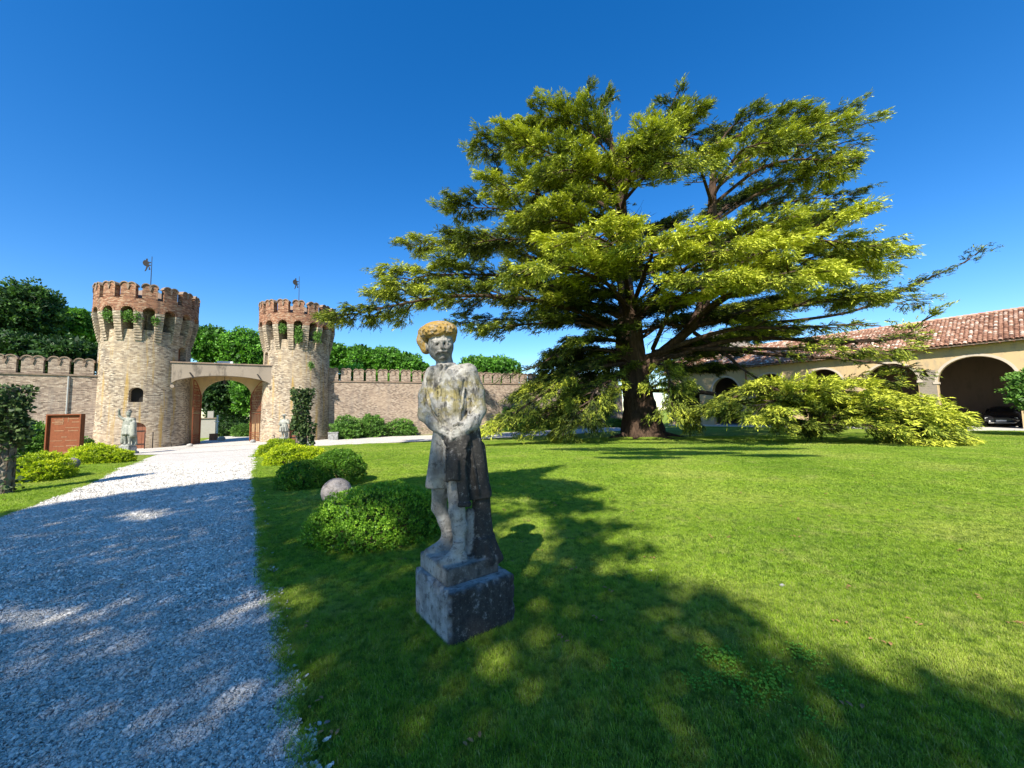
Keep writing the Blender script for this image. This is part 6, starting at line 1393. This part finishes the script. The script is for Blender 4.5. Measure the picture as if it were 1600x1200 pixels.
bush(gp(138, 23.0), [((0, 0, .5), (.35, .3, .45))], 260, .09, 'shrub', 'small dark plant between the rusty panel and the tower', per=5, tone=.15, rough=.35)
# wall plants rooted in the machicolations
def wall_plant(tw, bay_i, z, label, n=130, r=.26, drop=.35, px=None):
    root_t, mapf, mapp, a0, bay, RB = tw
    p = np.array(mapp((a0 + bay_i * bay) * RB, z, .06)); root = thing('wall_plant', tuple(p), label, 'plant', 'plants rooted in the towers')
    c = p + rng.normal(0, 1, (n, 3)) * [r * .45, r * .45, r * .5] + np.outer(rng.random(n), [0, 0, -drop]); V, cc = tufts(c, unit(rng.normal(0, 1, (n, 3))), 5, .11, .8, .45); tag(leaves_obj('foliage', V, cc, M['shrub'], root, tuple(p)), kind='stuff')
    b = MB(); b.tube([p + [0, 0, 0], p + [.05, -.05, .1], p + [0, -.1, -.2]], [.02, .015, .008], 4); b.build('stem', M['twig'], root, tuple(p))
wall_plant(tl, -2, 9.35, 'green plant in the leftmost arch of the left tower'); wall_plant(tl, -1, 9.35, 'green plant in the second arch of the left tower'); wall_plant(tl, -.55, 9.3, 'plant beside the second arch of the left tower', 90); wall_plant(tl, .35, 9.2, 'plant beside the third arch of the left tower', 80, .2)
wall_plant(tr, -1, 9.3, 'green plant in the second arch of the right tower', 150); wall_plant(tr, 0, 9.1, 'hanging green plant filling the middle arch of the right tower', 260, .3, .9); wall_plant(tr, 1.3, 9.0, 'bushy plant right of the middle arch of the right tower', 220, .3, .6); wall_plant(tr, .9, 6.4, 'small plant growing halfway up the right tower', 80, .22, .3)
for tw, lb in ((tl, 'dry grassy plant around the vane foot on the left tower'), (tr, 'dry tuft around the vane foot on the right tower')):
    o_ = tw[0].location; p = np.array([o_[0], o_[1], GZ + 11.35]); root = thing('roof_plant', tuple(p), lb, 'plant', 'plants rooted in the towers'); c = p + rng.normal(0, 1, (160, 3)) * [.45, .45, .14]; V, cc = tufts(c, np.tile([0, 0, 1.0], (160, 1)), 5, .2, .5, .12); tag(leaves_obj('foliage', V, cc, M['shrub'], root, tuple(p)), kind='stuff')

# ---- cars under the arches
def car(loc, rz, paint, label):
    t = thing('parked_car', loc, label, 'car', 'cars parked under the arches', rz)
    # stations along x (rear -2.2 .. nose 2.2): (x, half width, sill, belt, roof half width, roof z)
    st = [(-2.2, .70, .42, .78, .60, .80), (-2.12, .84, .30, .98, .66, 1.02), (-1.9, .90, .25, 1.02, .62, 1.36), (-1.4, .92, .22, 1.02, .62, 1.52), (-.4, .93, .22, 1.0, .63, 1.56), (.4, .93, .22, .98, .60, 1.48), (1.0, .92, .22, .98, .66, 1.06), (1.6, .90, .24, .92, .70, .96), (2.05, .84, .30, .80, .62, .84), (2.2, .70, .42, .66, .55, .68)]
    V, Fq = [], []
    for x, w, s_, b_, rw, rz2 in st: V += [(x, -w * .9, s_), (x, -w, (s_ + b_) / 2), (x, -w * .97, b_), (x, -rw, rz2), (x, 0, rz2 + .03), (x, rw, rz2), (x, w * .97, b_), (x, w, (s_ + b_) / 2), (x, w * .9, s_)]
    for i in range(len(st) - 1):
        for k_ in range(8): a = i * 9 + k_; Fq.append((a, a + 9, a + 10, a + 1))
        Fq.append((i * 9 + 8, i * 9 + 17, (i + 1) * 9, i * 9))
    Fq.append(tuple(range(8, -1, -1))); Fq.append(tuple(len(V) - 9 + k_ for k_ in range(9)))
    o = new_mesh('body', V, Fq, M[paint], t, smooth=True); bv = o.modifiers.new('b', 'SUBSURF'); bv.levels = bv.render_levels = 2
    g = MB()
    for sx in (-1, 1):
        g.face([(-1.7, sx * .79, 1.08), (.75, sx * .81, 1.05), (.25, sx * .70, 1.42), (-1.5, sx * .70, 1.44)][::sx])
    g.face([(1.0, -.6, 1.10), (1.0, .6, 1.10), (.48, .5, 1.475), (.48, -.5, 1.475)]); g.face([(-2.08, .58, 1.10), (-2.08, -.58, 1.10), (-1.87, -.5, 1.42), (-1.87, .5, 1.42)]); g.build('window', M['glass'], t)
    for x in (-1.35, 1.35):
        for sy in (-1, 1):
            w = MB(); w.tube([(x, sy * .72, .33), (x, sy * .93, .33)], .33, 18); wo_ = w.build('wheel', M['rubber'], t); r = MB(); r.tube([(x, sy * .90, .33), (x, sy * .945, .33)], .20, 10); r.build('rim', M['white_metal'], wo_)
    for sy in (-1, 1):
        l = MB(); l.box((2.08, sy * .62, .68), (.14, .30, .12), 0, .02); l.build('headlight', M['lamp'], t); l = MB(); l.box((-2.14, sy * .66, .84), (.12, .26, .16), 0, .02); l.build('tail_light', M['red_lamp'], t)
        m = MB(); m.box((.72, sy * 1.0, 1.04), (.14, .18, .12), 0, .02); m.build('mirror', M[paint], t)
    l = MB(); l.box((2.19, 0, .50), (.03, .48, .11)); l.box((-2.2, 0, .62), (.03, .48, .11)); l.build('number_plate', M['white_metal'], t); l = MB(); l.box((2.17, 0, .34), (.06, 1.2, .05)); l.build('bumper_strip', M['zinc'], t); l = MB(); l.box((2.15, 0, .66), (.08, .8, .14)); l.build('grille', M['iron'], t)
    return t
M['paint_dark'] = simple('dark_paint', (.012, .013, .016), .25, 0, .5, .05); M['paint_red'] = simple('red_paint', (.45, .012, .012), .3, 0, .5, .05)
M['glass'] = simple('car_glass', (.01, .012, .014), .05, 0, .6, .05); M['rubber'] = simple('tyre', (.015, .015, .015), .9); M['lamp'] = simple('lamp_glass', (.5, .5, .5), .1, .2); M['red_lamp'] = simple('tail_lamp', (.5, .01, .01), .2)
aface = math.atan2(an[1], an[0])
c1 = np.array(amap(1.25, 0.11, 4.0)); car(tuple(c1), aface, 'paint_dark', 'dark car parked nose out under the big right arch')
c2 = np.array(amap(11.3, 0.11, 3.2)); car(tuple(c2), aface, 'paint_red', 'red car half hidden by cedar boughs under a middle arch')
# ================================================================== GRASS BLADES AND GRAVEL STONES (geometry-node instances of small tufts)
def gn_scatter(name, pts, src, label_kind='stuff', rot=None, scl=None):
    me = bpy.data.meshes.new(name); me.vertices.add(len(pts)); me.vertices.foreach_set('co', pts.astype(np.float32).ravel())
    a = me.attributes.new('rot', 'FLOAT', 'POINT'); a.data.foreach_set('value', rng.uniform(0, 6.283, len(pts)).astype(np.float32))
    a = me.attributes.new('scl', 'FLOAT', 'POINT'); a.data.foreach_set('value', (scl if scl is not None else rng.uniform(.8, 1.2, len(pts))).astype(np.float32)); me.update()
    o = bpy.data.objects.new(name, me); COL.objects.link(o); o['kind'] = label_kind
    ng = bpy.data.node_groups.new(name, 'GeometryNodeTree'); ng.interface.new_socket('Geometry', in_out='INPUT', socket_type='NodeSocketGeometry'); ng.interface.new_socket('Geometry', in_out='OUTPUT', socket_type='NodeSocketGeometry')
    N = ng.nodes; gi, go_ = N.new('NodeGroupInput'), N.new('NodeGroupOutput'); oi = N.new('GeometryNodeObjectInfo'); oi.inputs['Object'].default_value = src
    oi.inputs['As Instance'].default_value = True
    ip = N.new('GeometryNodeInstanceOnPoints'); r = N.new('GeometryNodeInputNamedAttribute'); r.data_type = 'FLOAT'; r.inputs['Name'].default_value = 'rot'; sc = N.new('GeometryNodeInputNamedAttribute'); sc.data_type = 'FLOAT'; sc.inputs['Name'].default_value = 'scl'; cx = N.new('ShaderNodeCombineXYZ')
    l = ng.links.new; l(gi.outputs[0], ip.inputs['Points']); l(oi.outputs['Geometry'], ip.inputs['Instance']); l(r.outputs['Attribute'], cx.inputs[2]); l(cx.outputs[0], ip.inputs['Rotation']); l(sc.outputs['Attribute'], ip.inputs['Scale']); l(ip.outputs[0], go_.inputs[0])
    m = o.modifiers.new('scatter', 'NODES'); m.node_group = ng; return o
def tuft_src(name, R, n, h, w, mat):
    r = R * np.sqrt(rng.random(n)); a = rng.uniform(0, 6.283, n); b = np.stack([r * np.cos(a), r * np.sin(a), -0.004 + 0 * r], 1); th = rng.uniform(0, 6.283, n); hh = h * rng.uniform(.5, 1.25, n); lean = rng.normal(0, .45, (n, 2)) * hh[:, None]
    s_ = np.stack([np.cos(th), np.sin(th), 0 * th], 1) * (w * rng.uniform(.7, 1.3, n))[:, None] / 2; mid = b + np.stack([lean[:, 0] * .35, lean[:, 1] * .35, hh * .6], 1); tip = b + np.stack([lean[:, 0], lean[:, 1], hh * .95], 1)
    V = np.stack([b - s_, b + s_, mid + s_ * .8, tip, mid - s_ * .8], 1).reshape(-1, 3); i = np.arange(n)[:, None] * 5
    Fq = [list(f) for f in (i + np.array([[0, 1, 2, 3]])).tolist()] ; F2 = (i + np.array([[0, 2, 3, 4]])).tolist()
    Fq = (i + np.array([[0, 1, 2, 4]])).tolist() + (i + np.array([[4, 2, 3]])).tolist()
    me = bpy.data.meshes.new(name); me.from_pydata(V.tolist(), [], Fq); a_ = me.color_attributes.new('col', 'FLOAT_COLOR', 'POINT'); c = np.repeat(rng.random(n), 5); a_.data.foreach_set('color', np.stack([c, c, c, 1 + 0 * c], 1).astype(np.float32).ravel()); me.materials.append(mat)
    return bpy.data.objects.new(name, me)
k = NT('grass_blade', .6, .25); at = k.n('ShaderNodeVertexColor', _layer_name='col'); sp = k.n('ShaderNodeSeparateColor'); k.set(sp.inputs[0], at.outputs[0]); p = k.pos()
c = k.ramp(k.noise(p, .33, 5, .6), [(.34, (.21, .34, .02)), (.5, (.34, .47, .04)), (.66, (.52, .56, .11))]); c = k.mix(k.ramp(k.noise(p, 2.2, 5, .7), [(.42, 0), (.62, .5)]), c, (.32, .40, .07)); c = k.mix(k.math('MULTIPLY', sp.outputs[0], .35), c, (.07, .17, .015)); c = k.mix(k.ramp(sp.outputs[0], [(.93, 0), (.96, .8)]), c, (.34, .30, .14)); c = k.mix(k.ramp(k.noise(p, 1.1, 6, .75), [(.56, 0), (.72, .55)]), c, (.46, .42, .16)); c = k.mix(k.ramp(k.noise(p, 10, 5, .8), [(.38, .75), (.54, 0)]), c, (.05, .12, .012)); c = k.mix(k.ramp(k.noise(p, 17, 4, .8), [(.56, 0), (.68, .5)]), c, (.50, .56, .14)); k.base(c)
tr_ = k.n('ShaderNodeBsdfTranslucent'); k.set(tr_.inputs[0], k.mix(1.0, c, (1.5, 1.6, .7), 'MULTIPLY')); mx = k.n('ShaderNodeMixShader'); mx.inputs[0].default_value = .35; k.t.links.new(k.b.outputs[0], mx.inputs[1]); k.t.links.new(tr_.outputs[0], mx.inputs[2]); k.t.links.new(mx.outputs[0], k.t.nodes['Material Output'].inputs[0]); M['blade'] = k.m
Lp_ = np.concatenate([DL, DR[::-1]])
PLc = PC[:2]
def in_lawn(Q, m=0.0):
    ok = ~inside(Q, Lp_); ok &= ~inside(Q, np.concatenate([PA, PB[::-1]]))
    loc = (Q - PLc) @ Rp[:2, :2]; ok &= ~((abs(loc[:, 0]) < hr - .01) & (abs(loc[:, 1]) < hl - .01)); return ok
def field(y0, y1, dens, margin=1.12):
    A_ = 1.45 * margin; n = int(dens * A_ * (y1 * y1 - y0 * y0)); Y = np.sqrt(rng.uniform(y0 * y0, y1 * y1, n)); X = rng.uniform(-1, 1, n) * Y * A_; return np.stack([X, Y], 1)
for nm, y0, y1, dens, R, n, h, w in (('grass', 1.15, 3.6, 1100, .055, 50, .027, .0030), ('grass', 3.6, 7.0, 380, .085, 64, .032, .0055), ('grass', 7.0, 15.0, 80, .16, 90, .038, .010), ('grass', 15.0, 27.0, 16, .32, 120, .05, .020)):
    Q = field(y0, y1, dens); Q = Q[in_lawn(Q)]
    if y0 > 14: Q = Q[(Q[:, 0] > -15.5)]
    pts = np.stack([Q[:, 0], Q[:, 1], gz(Q[:, 0], Q[:, 1])], 1); src = tuft_src('grass_tuft', R, n, h, w, M['blade']); gn_scatter('grass', pts, src, scl=rng.uniform(.75, 1.2, len(pts)) * (1 + .12 * vnoise(pts, 1.5)))
    print('grass', y0, len(pts))
# fringe of longer blades creeping over the gravel edge and round the plinth
E_ = np.concatenate([DR, DL]); E_ = E_[(E_[:, 1] > 1.2) & (E_[:, 1] < 12)]; i_ = rng.integers(0, len(E_) - 1, len(E_) * 34); i_ = i_[np.linalg.norm(E_[i_ + 1] - E_[i_], axis=1) < .5]; u_ = rng.random((len(i_), 1)); Q = E_[i_] * (1 - u_) + E_[i_ + 1] * u_ + rng.normal(0, .035, (len(i_), 2)); t_ = rng.uniform(-1, 1, 900); side = rng.integers(0, 4, 900)
pq = np.stack([np.where(side < 2, t_ * hr, np.where(side == 2, hr, -hr)), np.where(side >= 2, t_ * hl, np.where(side == 0, hl, -hl))], 1) * 1.03 + rng.normal(0, .015, (900, 2)); Q2 = PLc + pq @ Rp[:2, :2].T
Q = np.concatenate([Q, Q2]); pts = np.stack([Q[:, 0], Q[:, 1], gz(Q[:, 0], Q[:, 1])], 1); gn_scatter('grass_fringe', pts, tuft_src('grass_tuft', .035, 22, .055, .0035, M['blade']))
# clover patch in the shade, lower right
def clover_src():
    V, Fq = [], []
    for i in range(34):
        c = rng.normal(0, .035, 2); z = rng.uniform(.02, .045)
        for l in range(3):
            a = l * 2.094 + rng.uniform(0, 6); d = np.array([math.cos(a), math.sin(a)]); s_ = np.array([-d[1], d[0]]); r = .0062; b = len(V)
            for u, v in ((.1, 0), (.8, .7), (1.5, .6), (1.7, 0), (1.5, -.6), (.8, -.7)): q = c + d * r * u + s_ * r * v; V.append((q[0], q[1], z + .004 * u))
            Fq.append(list(range(b, b + 6)))
    me = bpy.data.meshes.new('clover'); me.from_pydata(V, [], Fq); me.materials.append(M['clover']); return bpy.data.objects.new('clover', me)
k = NT('clover_leaf', 1.0, .0); k.base(k.mix(k.noise(k.pos(), 8, 3), (.09, .22, .02), (.15, .32, .04))); M['clover'] = k.m
cl = []
for cx_, cy_, rx_, ry_, n_ in ((1120, 1030, 170, 65, 14), (1190, 1095, 150, 50, 10)):
    for _ in range(n_):
        a = random.uniform(0, 6.283); r = abs(random.gauss(0, .55)); cl.append(G(cx_ + rx_ * r * math.cos(a), cy_ + ry_ * r * math.sin(a)))
cl = np.array(cl); cl = cl[in_lawn(cl[:, :2])]; gn_scatter('clover', cl, clover_src())
k = NT('gravel_stone', .85, .25); oi_ = k.n('ShaderNodeVertexColor', _layer_name='col'); sp = k.n('ShaderNodeSeparateColor'); k.set(sp.inputs[0], oi_.outputs[0]); k.base(k.ramp(sp.outputs[0], [(0, (.16, .14, .12)), (.15, (.46, .43, .38)), (.6, (.62, .585, .52)), (1, (.80, .77, .70))])); M['pebble'] = k.m
def gravel_src(R, n, sz):
    oct_ = np.array([(1, 0, 0), (.3, .8, .1), (-.6, .7, 0), (-1, -.1, 0), (-.4, -.8, .05), (.6, -.7, 0), (.25, .1, .75), (-.25, -.1, .7), (0, 0, -.5)]); F0 = [(0, 1, 6), (1, 2, 6), (2, 7, 6), (2, 3, 7), (3, 4, 7), (4, 6, 7), (4, 5, 6), (5, 0, 6), (1, 0, 8), (2, 1, 8), (3, 2, 8), (4, 3, 8), (5, 4, 8), (0, 5, 8)]
    V, Fq, C = [], [], []
    for i in range(n):
        from mathutils import Euler
        r = R * math.sqrt(random.random()); a = random.uniform(0, 6.283); s_ = sz * random.lognormvariate(0, .35); m = np.array(Euler((random.gauss(0, .45), random.gauss(0, .45), random.uniform(0, 6.3))).to_matrix()) @ np.diag([1, random.uniform(.6, .95), random.uniform(.45, .8)])
        q = (oct_ + rng.normal(0, .12, oct_.shape)) @ m.T * s_ / 2 + [r * math.cos(a), r * math.sin(a), .004 + random.random() * .010]; b = len(V); V += q.tolist(); Fq += [[x + b for x in f] for f in F0]; C += [random.random()] * 9
    me = bpy.data.meshes.new('pebbles'); me.from_pydata(V, [], Fq); C = np.array(C); a_ = me.color_attributes.new('col', 'FLOAT_COLOR', 'POINT'); a_.data.foreach_set('color', np.stack([C, C, C, 1 + 0 * C], 1).astype(np.float32).ravel()); me.materials.append(M['pebble']); return bpy.data.objects.new('pebbles', me)
for y0, y1, dens, R, n, sz in ((1.15, 3.4, 600, .05, 40, .0125), (1.15, 3.4, 60, .12, 150, .0135), (3.4, 7.5, 60, .18, 190, .0175), (7.5, 14, 16, .34, 260, .028)):
    Q = field(y0, y1, dens); Q = Q[inside(Q, Lp_)]; E2 = np.concatenate([DR, DL]); Q = Q[((Q[:, None] - E2[None]) ** 2).sum(2).min(1) > (R * .85) ** 2]
    if y0 < 2: pass
    pts = np.stack([Q[:, 0], Q[:, 1], gz(Q[:, 0], Q[:, 1]) + .012], 1); gn_scatter('gravel', pts, gravel_src(R, n, sz)); print('gravel', len(pts))
# stray stones on the grass edge
Q = DR[(DR[:, 1] > 1.3) & (DR[:, 1] < 9)]; i_ = rng.integers(0, len(Q) - 1, 130); u_ = rng.random((130, 1)); Q = Q[i_] * (1 - u_) + Q[i_ + 1] * u_ + rng.normal(0, .05, (130, 2)); pts = np.stack([Q[:, 0], Q[:, 1], gz(Q[:, 0], Q[:, 1]) + .008], 1); gn_scatter('gravel', pts, gravel_src(.05, 7, .016))

k = NT('dry_leaf', .8, .2); k.base(k.mix(k.noise(k.pos(), 9, 3), (.20, .10, .04), (.34, .22, .09))); M['dry_leaf'] = k.m
def leaf_src():
    V, Fq = [], []
    for i in range(3):
        c = rng.normal(0, .03, 2); a = rng.uniform(0, 6.28); l = .018; b = len(V)
        for u, v, z in ((-1, 0, 0), (-.3, .5, .004), (.6, .35, .006), (1.1, 0, .002), (.6, -.35, .007), (-.3, -.5, .005)): V.append((c[0] + l * (u * math.cos(a) - v * math.sin(a)), c[1] + l * (u * math.sin(a) + v * math.cos(a)), z + .018))
        Fq.append(list(range(b, b + 6)))
    me = bpy.data.meshes.new('fallen_leaves'); me.from_pydata(V, [], Fq); me.materials.append(M['dry_leaf']); return bpy.data.objects.new('fallen_leaves', me)
Q = field(1.3, 9, 1.1); pts = np.stack([Q[:, 0], Q[:, 1], gz(Q[:, 0], Q[:, 1]) + .006], 1); gn_scatter('fallen_leaves', pts, leaf_src())
